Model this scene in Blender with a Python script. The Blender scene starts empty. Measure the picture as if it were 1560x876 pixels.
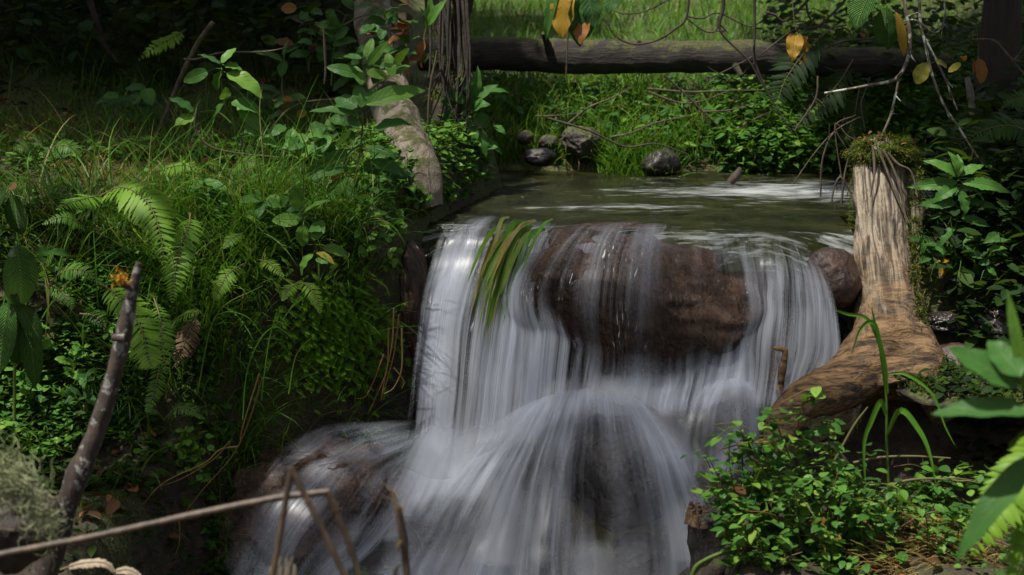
import bpy, math, random
import numpy as np
from mathutils import Vector, Matrix

# ------------------------------------------------------------------ camera, sky, sun, exposure
scene = bpy.context.scene
COL = scene.collection
random.seed(7)
rng = np.random.default_rng(11)

FPX = 2911.0                       # focal length in photo pixels (1560 wide)
PITCH = math.radians(10.5)
CAM = np.array((0.0, 0.0, 0.79))
cam_data = bpy.data.cameras.new('camera')
cam = bpy.data.objects.new('camera', cam_data)
COL.objects.link(cam)
cam.location = CAM
cam.rotation_euler = (math.radians(90) - PITCH, 0, 0)
cam_data.sensor_width = 36.0
cam_data.lens = 36.0 * FPX / 1560.0
cam_data.clip_start = 0.05
cam_data.clip_end = 500
cam_data.dof.use_dof = True
cam_data.dof.focus_distance = 4.95
cam_data.dof.aperture_fstop = 5.4
scene.camera = cam

SUN = np.array((-0.30, -0.24, 0.92)); SUN /= np.linalg.norm(SUN)
world = bpy.data.worlds.new('World'); scene.world = world
world.use_nodes = True
nt = world.node_tree
bg = nt.nodes['Background']
sky = nt.nodes.new('ShaderNodeTexSky'); sky.sky_type = 'NISHITA'; sky.sun_disc = False
sky.sun_elevation = math.asin(SUN[2]); sky.sun_rotation = math.atan2(SUN[0], SUN[1])
sky.air_density = 1.0; sky.dust_density = 3.0
hs = nt.nodes.new('ShaderNodeHueSaturation'); hs.inputs['Saturation'].default_value = .35
nt.links.new(sky.outputs[0], hs.inputs['Color'])
nt.links.new(hs.outputs[0], bg.inputs[0]); bg.inputs[1].default_value = 0.055
sun_l = bpy.data.lights.new('sun', 'SUN'); sun_l.energy = 4.0; sun_l.angle = math.radians(0.9)
sun_l.color = (1.0, 0.95, 0.86)
sun = bpy.data.objects.new('sun', sun_l); COL.objects.link(sun)
sun.rotation_euler = Vector(SUN).to_track_quat('Z', 'Y').to_euler()
sun.location = (-2, 0, 8)
vs = scene.view_settings
vs.view_transform = 'Standard'; vs.look = 'None'; vs.gamma = 1; vs.exposure = 1.05
vs.use_curve_mapping = False
cy = scene.cycles
cy.max_bounces = 6; cy.diffuse_bounces = 2; cy.glossy_bounces = 3; cy.transmission_bounces = 4
cy.transparent_max_bounces = 24
cy.use_denoising = True
cy.caustics_reflective = False; cy.caustics_refractive = False
cy.sample_clamp_indirect = 4.0

# ------------------------------------------------------------------ maths helpers
Fv = np.array((0, math.cos(PITCH), -math.sin(PITCH)))
Uv = np.array((0, math.sin(PITCH), math.cos(PITCH)))
Rv = np.array((1.0, 0, 0))

def ray(px, py):
    return Fv + (px - 780) / FPX * Rv + (438 - py) / FPX * Uv

def P(px, py, Y):
    d = ray(px, py)
    return CAM + d * (Y / d[1])

def PZ(px, py, z):
    d = ray(px, py)
    return CAM + d * ((z - CAM[2]) / d[2])

def PXM(Y):            # metres per photo pixel at distance Y
    return Y / FPX

def ss(a, b, x):
    t = np.clip((x - a) / (b - a), 0, 1)
    return t * t * (3 - 2 * t)

_perm = np.random.default_rng(3).random((64, 64, 64)).astype(np.float32)
def vnoise(p):
    """smooth value noise on an (n,3) array, 0..1"""
    p = np.asarray(p, dtype=np.float64)
    i = np.floor(p).astype(int); f = p - i
    f = f * f * (3 - 2 * f)
    a = i & 63; b = (i + 1) & 63
    def g(x, y, z): return _perm[x, y, z]
    x0, y0, z0 = a[..., 0], a[..., 1], a[..., 2]; x1, y1, z1 = b[..., 0], b[..., 1], b[..., 2]
    fx, fy, fz = f[..., 0], f[..., 1], f[..., 2]
    c00 = g(x0, y0, z0) * (1 - fx) + g(x1, y0, z0) * fx
    c10 = g(x0, y1, z0) * (1 - fx) + g(x1, y1, z0) * fx
    c01 = g(x0, y0, z1) * (1 - fx) + g(x1, y0, z1) * fx
    c11 = g(x0, y1, z1) * (1 - fx) + g(x1, y1, z1) * fx
    return (c00 * (1 - fy) + c10 * fy) * (1 - fz) + (c01 * (1 - fy) + c11 * fy) * fz

def fbm(p, oct=4, lac=2.1, gain=0.5):
    p = np.asarray(p, dtype=np.float64); s = 0; a = 1; t = 0
    for k in range(oct):
        s = s + a * vnoise(p + 17.3 * k); t += a; a *= gain; p = p * lac
    return s / t

def catmull(pts, n):
    """dense samples of a Catmull-Rom curve through pts (k,d)"""
    pts = np.asarray(pts, float); k = len(pts)
    if k == 2:
        t = np.linspace(0, 1, n)[:, None]
        return pts[0] * (1 - t) + pts[1] * t
    e = np.vstack([2 * pts[0] - pts[1], pts, 2 * pts[-1] - pts[-2]])
    u = np.linspace(0, k - 1 - 1e-9, n); i = u.astype(int); t = (u - i)[:, None]
    p0, p1, p2, p3 = e[i], e[i + 1], e[i + 2], e[i + 3]
    return 0.5 * (2 * p1 + (p2 - p0) * t + (2 * p0 - 5 * p1 + 4 * p2 - p3) * t ** 2 + (3 * p1 - p0 - 3 * p2 + p3) * t ** 3)

def unit(v):
    v = np.asarray(v, float); return v / (np.linalg.norm(v) + 1e-12)

# ------------------------------------------------------------------ terrain height
def ylip(x):
    return np.interp(x, (-0.3, -0.1, 0.1, 0.4, 0.7, 1.0), (5.2, 5.16, 5.1, 5.02, 5.0, 5.12))

def H(x, y, noise=True):
    x = np.asarray(x, float); y = np.asarray(y, float)
    zl = np.interp(y, (-40, 0, 3, 3.7, 4.3, 4.5, 4.68, 4.86, 5.05, 5.5, 6.2, 6.8, 7.6, 9, 12, 30, 60),
                      (-1.6, -.9, -.68, -.55, -.46, -.38, -.12, .04, .11, .16, .22, .42, .85, 1.5, 2.6, 8, 14))
    zc = np.interp(y, (-40, 0, 6.35, 6.5, 6.7, 7.2, 8.5, 10, 14, 20, 30, 60), (-1, -1, -.04, .06, .14, .25, .34, .42, .7, 1.5, 4, 12))
    zr = np.interp(y, (-40, 0, 3, 3.8, 4.25, 4.4, 4.8, 4.95, 5.1, 5.3, 5.8, 6.4, 7, 8, 10, 30, 60),
                      (-1.6, -.9, -.62, -.5, -.52, -.72, -.72, -.35, -.08, .02, .08, .12, .3, .65, 1.2, 6, 12))
    yy = y - (ylip(x) - 5.1)
    zf = np.interp(yy, (-40, 0, 3, 4.0, 4.4, 4.7, 4.9, 5.0, 5.1, 5.2, 5.4, 6.2), (-1.7, -1.3, -1.0, -.86, -.74, -.62, -.54, -.48, -.14, -.07, -.11, -.08))
    wfar = ss(6.15, 6.4, y)
    zf = zf * (1 - wfar) + zc * wfar
    xl = np.interp(y, (0, 3, 4.0, 4.4, 4.7, 4.85, 5.0, 5.2, 5.6, 6.0, 6.4, 7, 8), (-1.2, -1.0, -.86, -.76, -.62, -.40, -.29, -.23, -.12, -.02, -.1, -.35, -.5))
    xr = np.interp(y, (0, 3, 4.0, 4.4, 4.7, 4.85, 5.0, 5.2, 5.6, 6.0, 6.4, 7, 8), (.3, .36, .43, .5, .62, .95, .95, .97, 1.25, 1.4, 1.5, 1.6, 1.9))
    sl = 0.07 + 0.5 * ss(6.2, 7.2, y)
    wl = ss(xl + .03, xl - sl, x); wr = ss(xr - .03, xr + sl, x)
    z = zf * (1 - wl - wr) + zl * wl + zr * wr
    if noise:
        p = np.stack([x, y, np.zeros_like(x)], -1)
        amp = 0.02 + 0.05 * np.clip(wl + wr, 0, 1)
        z = z + (fbm(p * 3.1, 4) - .5) * 2 * amp + (fbm(p * 14, 2) - .5) * 0.022
    return z

def G(px, py, y0=3.0, y1=20.0):
    d = ray(px, py); d = d / d[1]
    ys = np.linspace(y0, y1, 1700)
    pts = CAM + d * ys[:, None]
    below = pts[:, 2] < H(pts[:, 0], pts[:, 1])
    i = int(np.argmax(below)) if below.any() else len(ys) - 1
    return pts[i].copy()

# ------------------------------------------------------------------ mesh accumulator
class MB:
    def __init__(self):
        self.V = []; self.F = []; self.UV = []; self.T = []; self.M = []; self.n = 0
    def add(self, v, f, uv=None, tint=0.5, mi=0):
        v = np.asarray(v, float).reshape(-1, 3); f = np.asarray(f, np.int64)
        self.V.append(v)
        self.UV.append(np.zeros((len(v), 2)) if uv is None else np.asarray(uv, float).reshape(-1, 2))
        self.T.append(np.full(len(v), tint) if np.isscalar(tint) else np.asarray(tint, float).ravel())
        self.F.append(f + self.n); self.M.append(np.full(len(f), mi)); self.n += len(v)
    def build(self, name, mats, parent=None, origin=(0, 0, 0), smooth=True):
        origin = np.asarray(origin, float)
        me = bpy.data.meshes.new(name)
        V = np.vstack(self.V) - origin; UV = np.vstack(self.UV); T = np.concatenate(self.T); M = np.concatenate(self.M)
        loops = np.concatenate([f.ravel() for f in self.F])
        tot = np.concatenate([np.full(len(f), f.shape[1]) for f in self.F])
        start = np.concatenate([[0], np.cumsum(tot)[:-1]])
        me.vertices.add(len(V)); me.vertices.foreach_set('co', V.ravel().astype(np.float32))
        me.loops.add(len(loops)); me.loops.foreach_set('vertex_index', loops.astype(np.int32))
        me.polygons.add(len(tot)); me.polygons.foreach_set('loop_start', start.astype(np.int32))
        try: me.polygons.foreach_set('loop_total', tot.astype(np.int32))
        except Exception: pass
        me.polygons.foreach_set('material_index', M.astype(np.int32))
        me.polygons.foreach_set('use_smooth', np.full(len(tot), smooth))
        uvl = me.uv_layers.new(name='UVMap'); uvl.data.foreach_set('uv', UV[loops].ravel().astype(np.float32))
        at = me.attributes.new('tint', 'FLOAT', 'POINT'); at.data.foreach_set('value', T.astype(np.float32))
        me.update(calc_edges=True); me.validate()
        for m in (mats if isinstance(mats, (list, tuple)) else [mats]): me.materials.append(m)
        o = bpy.data.objects.new(name, me); COL.objects.link(o)
        if parent is not None: o.parent = parent
        else: o.location = origin
        return o

def tag(o, label=None, cat=None, group=None, kind=None):
    if label: o['label'] = label
    if cat: o['category'] = cat
    if group: o['group'] = group
    if kind: o['kind'] = kind
    return o

def empty(name, loc, label, cat, group=None):
    o = bpy.data.objects.new(name, None); COL.objects.link(o); o.location = loc; o.empty_display_size = .05
    return tag(o, label, cat, group)

# ------------------------------------------------------------------ shape helpers
def tube(mb, pts, rad, seg=8, n=None, lump=0.0, tint=0.5, mi=0, flat=1.0, seed=0.0, lumpscale=9.0):
    pts = np.asarray(pts, float)
    n = n or max(6, 4 * len(pts))
    c = catmull(pts, n)
    rad = np.asarray(rad, float) * np.ones(len(pts)) if np.isscalar(rad) else np.asarray(rad, float)
    r = np.interp(np.linspace(0, 1, n), np.linspace(0, 1, len(rad)), rad)
    T = np.gradient(c, axis=0); T /= np.linalg.norm(T, axis=1)[:, None] + 1e-12
    N = np.zeros_like(T); ref = np.array((0, -1, 0.1)) if abs(T[0][1]) < .9 else np.array((1., 0, 0))
    N[0] = unit(ref - T[0] * ref.dot(T[0]))
    for i in range(1, n):
        N[i] = unit(N[i - 1] - T[i] * N[i - 1].dot(T[i]))
    B = np.cross(T, N)
    a = np.linspace(0, 2 * np.pi, seg, endpoint=False)
    ring = c[:, None, :] + r[:, None, None] * (np.cos(a)[None, :, None] * N[:, None, :] + flat * np.sin(a)[None, :, None] * B[:, None, :])
    if lump:
        d = ring - c[:, None, :]
        k = 1 + lump * (fbm(ring.reshape(-1, 3) * lumpscale + seed, 3).reshape(n, seg) - .5) * 2
        ring = c[:, None, :] + d * k[..., None]
    V = ring.reshape(-1, 3)
    ln = np.concatenate([[0], np.cumsum(np.linalg.norm(np.diff(c, axis=0), axis=1))])
    uv = np.stack([np.tile(a / (2 * np.pi), n), np.repeat(ln, seg)], 1)
    i = np.arange(n - 1)[:, None] * seg; j = np.arange(seg)[None, :]; j2 = (j + 1) % seg
    F = np.stack([i + j, i + j2, i + seg + j2, i + seg + j], -1).reshape(-1, 4)
    mb.add(V, F, uv, tint, mi)
    # end caps as fans
    for e, (k, fl) in enumerate(((0, True), (n - 1, False))):
        idx = np.arange(seg); v = np.vstack([ring[k], c[k][None]])
        f = np.stack([idx, (idx + 1) % seg, np.full(seg, seg)], 1)
        if fl: f = f[:, ::-1]
        mb.add(v, f, None, tint, mi)
    return c, r

PROFILES = {
    'ovate': (0.62, 0.85), 'lance': (0.75, 1.15), 'ellip': (0.7, 0.7), 'round': (0.5, 0.5), 'strap': (0.35, 0.8), 'drop': (.45, 1.0),
}
def prof(t, kind, serr=0.0, ns=14):
    a, b = PROFILES[kind]
    t = np.clip(t, 1e-5, 1 - 1e-5)
    w = t ** a * (1 - t) ** b; tm = a / (a + b); w = w / (tm ** a * (1 - tm) ** b)
    if serr: w = w * (1 + serr * (((t * ns) % 1.0) - .5))
    return w

def leaf(mb, base, tip, W, normal, bend=0.6, fold=0.25, kind='ovate', tint=.5, serr=0., nv=12, wav=.0, cup=0., mi=0, twist=0.):
    """one blade from base to tip; W is half width; bulges towards normal"""
    base = np.asarray(base, float); tip = np.asarray(tip, float)
    t = np.linspace(0, 1, nv + 1)
    ang = bend * (0.5 - t); cyy = np.concatenate([[0], np.cumsum(np.cos((ang[1:] + ang[:-1]) / 2))]); czz = np.concatenate([[0], np.cumsum(np.sin((ang[1:] + ang[:-1]) / 2))])
    L = np.linalg.norm(tip - base); sc = L / math.hypot(cyy[-1], czz[-1]); cyy *= sc; czz *= sc
    Y = unit(tip - base); N = unit(np.asarray(normal, float) - Y * np.dot(normal, Y)); X = np.cross(Y, N)
    w = W * prof(t, kind, serr, ns=nv / 2 if serr else 14)
    s = np.array((-1, -.5, 0, .5, 1.0))
    ph = random.random() * 6
    xx = s[None, :] * w[:, None]
    zz = czz[:, None] + fold * np.abs(s)[None, :] * w[:, None] + wav * W * np.sin(t * 17 + ph)[:, None] * (s ** 2)[None, :] - cup * (s ** 2)[None, :] * w[:, None]
    if twist:
        ta = twist * t[:, None]; z0 = zz - czz[:, None]
        xx, zz = xx * np.cos(ta) - z0 * np.sin(ta), czz[:, None] + xx * np.sin(ta) + z0 * np.cos(ta)
    V = base + xx[..., None] * X + cyy[:, None, None] * Y + zz[..., None] * N
    uv = np.stack([np.tile((s + 1) / 2, (nv + 1, 1)), np.tile(t[:, None], (1, 5))], -1)
    i = np.arange(nv)[:, None] * 5; j = np.arange(4)[None, :]
    F = np.stack([i + j, i + j + 1, i + 5 + j + 1, i + 5 + j], -1).reshape(-1, 4)
    mb.add(V.reshape(-1, 3), F, uv.reshape(-1, 2), tint, mi)

def blades(mb, base, L, W, az, lean, bend, tint, seg=5, mi=0, curl=None):
    """many grass blades at once"""
    n = len(base)
    a = lean[:, None] + bend[:, None] * np.linspace(0, 1, seg + 1)[None, :] ** 1.2
    am = (a[:, 1:] + a[:, :-1]) / 2; st = (L / seg)[:, None]
    hor = np.concatenate([np.zeros((n, 1)), np.cumsum(np.sin(am) * st, 1)], 1)
    ver = np.concatenate([np.zeros((n, 1)), np.cumsum(np.cos(am) * st, 1)], 1)
    azz = az[:, None] + (0 if curl is None else curl[:, None] * np.linspace(0, 1, seg + 1)[None, :])
    c = np.stack([base[:, 0:1] + np.cos(azz) * hor, base[:, 1:2] + np.sin(azz) * hor, base[:, 2:3] + ver], -1)
    t = np.linspace(0, 1, seg + 1)
    w = W[:, None] * (np.minimum(1, .55 + t * 2) * np.clip(1 - t ** 2.2, 0.02, 1))[None, :]
    sa = az + np.pi / 2 + rng.normal(0, .5, n)
    side = np.stack([np.cos(sa), np.sin(sa), rng.normal(0, .15, n)], -1)[:, None, :]
    A = c - side * w[..., None]; B = c + side * w[..., None]
    V = np.stack([A, B], 2).reshape(-1, 3)
    k = (seg + 1) * 2
    o = (np.arange(n) * k)[:, None]; j = (np.arange(seg) * 2)[None, :]
    F = np.stack([o + j, o + j + 1, o + j + 3, o + j + 2], -1).reshape(-1, 4)
    uv = np.tile(np.stack([np.tile((0., 1.), seg + 1), np.repeat(t, 2)], -1), (n, 1))
    mb.add(V, F, uv, np.repeat(tint, k), mi)

def rot_mats(az, pitch, roll):
    ca, sa = np.cos(az), np.sin(az); cp, sp = np.cos(pitch), np.sin(pitch); cr, sr = np.cos(roll), np.sin(roll)
    z = np.zeros_like(ca); o = np.ones_like(ca)
    Rz = np.stack([np.stack([ca, -sa, z], -1), np.stack([sa, ca, z], -1), np.stack([z, z, o], -1)], -2)
    Rx = np.stack([np.stack([o, z, z], -1), np.stack([z, cp, -sp], -1), np.stack([z, sp, cp], -1)], -2)
    Ry = np.stack([np.stack([cr, z, sr], -1), np.stack([z, o, z], -1), np.stack([-sr, z, cr], -1)], -2)
    return Rz @ Rx @ Ry

_tmpl = {}
def leaf_template(kind='round', nv=4, wr=.5, bend=.5, fold=.2):
    key = (kind, nv, wr, bend, fold)
    if key not in _tmpl:
        m = MB(); t = np.linspace(0, 1, nv + 1)
        w = wr * np.maximum(prof(np.clip(t, .02, .98), kind), .05)
        s = np.array((-1., 0, 1))
        V = np.stack([s[None, :] * w[:, None], np.tile(t[:, None], (1, 3)), fold * np.abs(s)[None, :] * w[:, None] - bend * .35 * t[:, None] ** 2 + 0 * s[None, :]], -1).reshape(-1, 3)
        i = np.arange(nv)[:, None] * 3; j = np.arange(2)[None, :]
        F = np.stack([i + j, i + j + 1, i + 3 + j + 1, i + 3 + j], -1).reshape(-1, 4)
        uv = np.stack([np.tile((s + 1) / 2, (nv + 1, 1)), np.tile(t[:, None], (1, 3))], -1).reshape(-1, 2)
        _tmpl[key] = (V, F, uv)
    return _tmpl[key]

def scatter(mb, pos, size, az, pitch, roll, tint, tmpl, mi=0):
    V, F, uv = tmpl; n = len(pos)
    R = rot_mats(az, pitch, roll)
    W = np.einsum('nij,kj->nki', R, V) * size[:, None, None] + pos[:, None, :]
    Fn = (F[None] + (np.arange(n) * len(V))[:, None, None]).reshape(-1, F.shape[1])
    mb.add(W.reshape(-1, 3), Fn, np.tile(uv, (n, 1)), np.repeat(tint, len(V)), mi)

def frond(mb, pts, hw, n=30, normal=(0, -.6, .8), tint=.5, ang=20, droop=.25, rr=.0022, start=.12, kind='lance', pw=.11, serr=.35, mi_r=1, tipshort=True):
    """fern frond: rachis through pts, paired pinnae"""
    c = catmull(pts, 60)
    T = np.gradient(c, axis=0); T /= np.linalg.norm(T, axis=1)[:, None]
    tube(mb, c[::5], np.linspace(rr, rr * .35, 12), seg=5, n=24, tint=.8, mi=mi_r)
    N0 = np.asarray(normal, float)
    for k in range(n):
        t = start + (1 - start) * (k + .5) / n
        i = min(59, int(t * 59)); p = c[i]; Ti = T[i]; N = unit(N0 - Ti * N0.dot(Ti)); S = np.cross(Ti, N)
        u = (t - start) / (1 - start)
        ln = hw * (min(1, .55 + 1.6 * u)) * (1 - u ** 2.4) + .002
        for s in (-1, 1):
            a = math.radians(ang + random.uniform(-5, 5))
            d = S * s * math.cos(a) + Ti * math.sin(a) + N * random.uniform(-.12, .12) - np.array((0, 0, droop))
            l = ln * random.uniform(.86, 1.08)
            leaf(mb, p, p + unit(d) * l, max(l * pw, .0022), N + S * s * random.uniform(-.15, .3), bend=random.uniform(.2, .8), fold=-.15, kind=kind, tint=np.clip(tint + random.uniform(-.1, .1), 0, 1), serr=serr, nv=10)

def ico(sub):
    import bmesh
    bm = bmesh.new(); bmesh.ops.create_icosphere(bm, subdivisions=sub, radius=1)
    V = np.array([v.co[:] for v in bm.verts]); F = np.array([[v.index for v in f.verts] for f in bm.faces]); bm.free()
    return V, F

def rock(mb, c, r, sub=4, amp=.25, scale=1.6, seed=0., rotz=0., tilt=0., angular=.5, tint=.5):
    V, F = ico(sub)
    n1 = fbm(V * scale + seed, 4); n2 = np.abs(fbm(V * scale * 1.7 + seed + 9, 3) - .5) * 2
    k = 1 + amp * ((n1 - .5) * 2 - angular * n2)
    # a few cut planes give rock facets
    rs = np.random.default_rng(int(seed * 10) + 5)
    W = V * k[:, None]
    for q in range(int(8 * angular)):
        d = unit(rs.normal(size=3)); h = rs.uniform(.72, .9)
        e = W @ d - h; W = W - np.where(e > 0, e * .8, 0)[:, None] * d
    W = W + (fbm(V * scale * 5 + seed, 3)[:, None] - .5) * V * amp * .22
    W = W * np.asarray(r)
    ca, sa = math.cos(rotz), math.sin(rotz); ct, st = math.cos(tilt), math.sin(tilt)
    W = W @ np.array(((ct, 0, st), (0, 1, 0), (-st, 0, ct))).T @ np.array(((ca, -sa, 0), (sa, ca, 0), (0, 0, 1))).T
    mb.add(W + np.asarray(c), F, None, tint)

# ------------------------------------------------------------------ materials
class NT:
    def __init__(self, name):
        self.m = bpy.data.materials.new(name); self.m.use_nodes = True
        self.t = self.m.node_tree; self.t.nodes.clear()
        self.out = self.n('ShaderNodeOutputMaterial')
    def n(self, ty, **kw):
        nd = self.t.nodes.new(ty)
        for k, v in kw.items():
            if k.startswith('i_'):
                key = k[2:]; key = int(key) if key.isdigit() else key.replace('_', ' ')
                self.put(nd.inputs[key], v)
            else: setattr(nd, k, v)
        return nd
    def put(self, sock, v):
        if isinstance(v, bpy.types.NodeSocket): self.t.links.new(v, sock)
        elif isinstance(v, bpy.types.Node): self.t.links.new(v.outputs[0], sock)
        else:
            if hasattr(sock.default_value, '__len__') and len(sock.default_value) == 4 and len(v) == 3: v = (*v, 1)
            sock.default_value = v
    def math(self, op, a, b=0.0, clamp=False):
        nd = self.n('ShaderNodeMath', operation=op, use_clamp=clamp); self.put(nd.inputs[0], a); self.put(nd.inputs[1], b); return nd.outputs[0]
    def noise(self, vec, scale, detail=4, rough=.55, dist=0.):
        nd = self.n('ShaderNodeTexNoise'); self.put(nd.inputs['Vector'], vec)
        nd.inputs['Scale'].default_value = scale; nd.inputs['Detail'].default_value = detail; nd.inputs['Roughness'].default_value = rough; nd.inputs['Distortion'].default_value = dist
        return nd.outputs['Fac']
    def mapping(self, vec, scale, loc=(0, 0, 0), rot=(0, 0, 0)):
        nd = self.n('ShaderNodeMapping'); self.put(nd.inputs['Vector'], vec); nd.inputs['Scale'].default_value = scale; nd.inputs['Location'].default_value = loc; nd.inputs['Rotation'].default_value = rot
        return nd.outputs[0]
    def ramp(self, fac, stops, interp='LINEAR'):
        nd = self.n('ShaderNodeValToRGB'); self.put(nd.inputs[0], fac); cr = nd.color_ramp; cr.interpolation = interp
        while len(cr.elements) < len(stops): cr.elements.new(.5)
        for e, (p, c) in zip(cr.elements, stops): e.position = p; e.color = (*c, 1) if len(c) == 3 else c
        return nd.outputs[0]
    def range(self, v, a, b, c=0., d=1.):
        nd = self.n('ShaderNodeMapRange'); nd.clamp = True
        self.put(nd.inputs[0], v)
        for i, q in zip((1, 2, 3, 4), (a, b, c, d)): nd.inputs[i].default_value = q
        return nd.outputs[0]
    def mix(self, f, a, b, blend='MIX'):
        nd = self.n('ShaderNodeMix', data_type='RGBA', blend_type=blend); self.put(nd.inputs[0], f); self.put(nd.inputs[6], a); self.put(nd.inputs[7], b); return nd.outputs[2]
    def bump(self, h, strength=.5, dist=.01, normal=None):
        nd = self.n('ShaderNodeBump'); self.put(nd.inputs['Height'], h); nd.inputs['Strength'].default_value = strength; nd.inputs['Distance'].default_value = dist
        if normal is not None: self.put(nd.inputs['Normal'], normal)
        return nd.outputs[0]
    def coord(self, k='Object'):
        return self.n('ShaderNodeTexCoord').outputs[k]
    def pos(self):
        return self.n('ShaderNodeNewGeometry').outputs['Position']
    def attr(self, name):
        return self.n('ShaderNodeAttribute', attribute_name=name).outputs['Fac']
    def xyz(self, v):
        return self.n('ShaderNodeSeparateXYZ', i_0=v).outputs
    def bsdf(self, **kw):
        nd = self.n('ShaderNodeBsdfPrincipled')
        for k, v in kw.items(): self.put(nd.inputs[k.replace('_', ' ')], v)
        return nd.outputs[0]
    def end(self, sh):
        self.t.links.new(sh, self.out.inputs['Surface']); return self.m

def leaf_mat(name, stops, rough=.5, trans=.35, veins=0., nside=9, pucker=0., spot=0., gloss=.22):
    k = NT(name)
    tint = k.attr('tint'); p = k.pos()
    uv = k.coord('UV')
    nz = k.noise(p, 38, 3)
    f = k.math('ADD', tint, k.math('MULTIPLY', k.math('SUBTRACT', nz, .5), .35))
    stops = [(q, (c[0] * 1.03, c[1] * 1.22, c[2] * .7) if c[1] > c[0] * 1.25 else c) for q, c in stops]
    col = k.ramp(f, stops)
    nrm = None
    if veins:
        x = k.xyz(uv)
        au = k.math('ABSOLUTE', k.math('SUBTRACT', x[0], .5))
        mid = k.range(au, .0, .05, 1, 0)
        ph = k.math('MULTIPLY', k.math('SUBTRACT', x[1], k.math('MULTIPLY', au, .45)), nside)
        fr = k.math('ABSOLUTE', k.math('SUBTRACT', k.math('FRACT', ph), .5))
        side = k.range(fr, .0, .12, 1, 0)
        v = k.math('MAXIMUM', mid, k.math('MULTIPLY', side, .6))
        col = k.mix(k.math('MULTIPLY', v, veins), col, k.mix(.5, col, (.22, .30, .10)))
        hgt = k.math('SUBTRACT', k.math('MULTIPLY', nz, .3), v)
        if pucker:
            w = k.math('SINE', k.math('MULTIPLY', k.math('ADD', x[1], k.math('MULTIPLY', au, -.6)), 6.2832 * nside * 2))
            hgt = k.math('ADD', hgt, k.math('MULTIPLY', w, pucker))
        nrm = k.bump(hgt, .9 if pucker else .6, .007 if pucker else .0022)
    if spot:
        sp = k.range(k.noise(p, 120, 2), .66, .72)
        col = k.mix(k.math('MULTIPLY', sp, spot), col, (.05, .03, .012))
    kw = dict(Base_Color=col, Roughness=rough, Specular_IOR_Level=gloss)
    if nrm is not None: kw['Normal'] = nrm
    b = k.bsdf(**kw)
    tr = k.n('ShaderNodeBsdfTranslucent'); k.put(tr.inputs[0], k.mix(.4, col, (.15, .24, .015), 'MIX') if stops[0][1][1] > stops[0][1][0] * 1.25 else col)
    mx = k.n('ShaderNodeMixShader'); mx.inputs[0].default_value = trans
    k.t.links.new(b, mx.inputs[1]); k.t.links.new(tr.outputs[0], mx.inputs[2])
    return k.end(mx.outputs[0])

GREEN = [(0, (.012, .028, .010)), (.35, (.026, .062, .014)), (.6, (.050, .105, .020)), (.85, (.10, .15, .03)), (1, (.20, .17, .05))]
MEADOW = [(0, (.020, .055, .010)), (.4, (.045, .12, .016)), (.75, (.085, .18, .026)), (.93, (.15, .19, .045)), (1, (.26, .21, .09))]
M = {}
M['grass'] = leaf_mat('grass_blade', GREEN, .5, .4)
M['meadow'] = leaf_mat('meadow_grass', MEADOW, .5, .4)
M['straw'] = leaf_mat('dry_straw', [(0, (.10, .055, .018)), (.5, (.22, .14, .045)), (.8, (.34, .23, .09)), (1, (.2, .2, .05))], .6, .25)
M['broad'] = leaf_mat('broad_leaf', [(0, (.016, .050, .018)), (.4, (.036, .095, .030)), (.7, (.070, .15, .036)), (1, (.12, .19, .04))], .48, .32, veins=.55, nside=8, spot=.5)
M['lance'] = leaf_mat('lance_leaf', [(0, (.018, .050, .018)), (.5, (.042, .110, .030)), (1, (.10, .19, .045))], .48, .35, veins=.45, nside=12, spot=.3)
M['pucker'] = leaf_mat('puckered_leaf', [(0, (.03, .07, .025)), (.5, (.06, .13, .04)), (1, (.10, .17, .06))], .45, .25, veins=.7, nside=9, pucker=.6)
M['yellow'] = leaf_mat('yellow_leaf', [(0, (.19, .075, .012)), (.4, (.29, .145, .014)), (.7, (.33, .22, .028)), (1, (.19, .20, .03))], .5, .4, veins=.4, nside=9, spot=.9)
M['brownleaf'] = leaf_mat('dead_leaf', [(0, (.035, .017, .008)), (.5, (.10, .045, .018)), (1, (.24, .10, .03))], .6, .2, veins=.5, spot=.5)
M['fern'] = leaf_mat('fern_frond', [(0, (.010, .024, .008)), (.35, (.035, .080, .014)), (.65, (.095, .18, .026)), (1, (.17, .25, .035))], .5, .42)
M['deadfern'] = leaf_mat('withered_fern', [(0, (.05, .03, .015)), (.5, (.12, .08, .04)), (1, (.30, .24, .18))], .7, .15)
M['cress'] = leaf_mat('small_leaf', [(0, (.018, .060, .014)), (.4, (.045, .120, .024)), (.75, (.10, .19, .040)), (1, (.17, .23, .06))], .46, .35, veins=.5, nside=5)
M['dark'] = leaf_mat('shade_darkened_leaf', [(0, (.005, .011, .005)), (.5, (.012, .028, .009)), (1, (.035, .055, .014))], .6, .3, gloss=.12)  # leaf green blackened so the undergrowth's shade sits in its colour
M['moss'] = leaf_mat('moss_tuft', [(0, (.020, .030, .006)), (.4, (.055, .070, .009)), (.7, (.11, .105, .014)), (1, (.19, .14, .03))], .8, .25)
M['selag'] = leaf_mat('feathery_moss', [(0, (.03, .08, .008)), (.5, (.075, .17, .014)), (1, (.14, .24, .025))], .6, .35)
M['lichen'] = leaf_mat('beard_lichen', [(0, (.16, .19, .09)), (.5, (.28, .31, .16)), (1, (.40, .42, .25))], .9, .3)
M['canopy'] = leaf_mat('canopy_leaf', [(0, (.02, .05, .01)), (1, (.06, .12, .02))], .5, .2)

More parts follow.
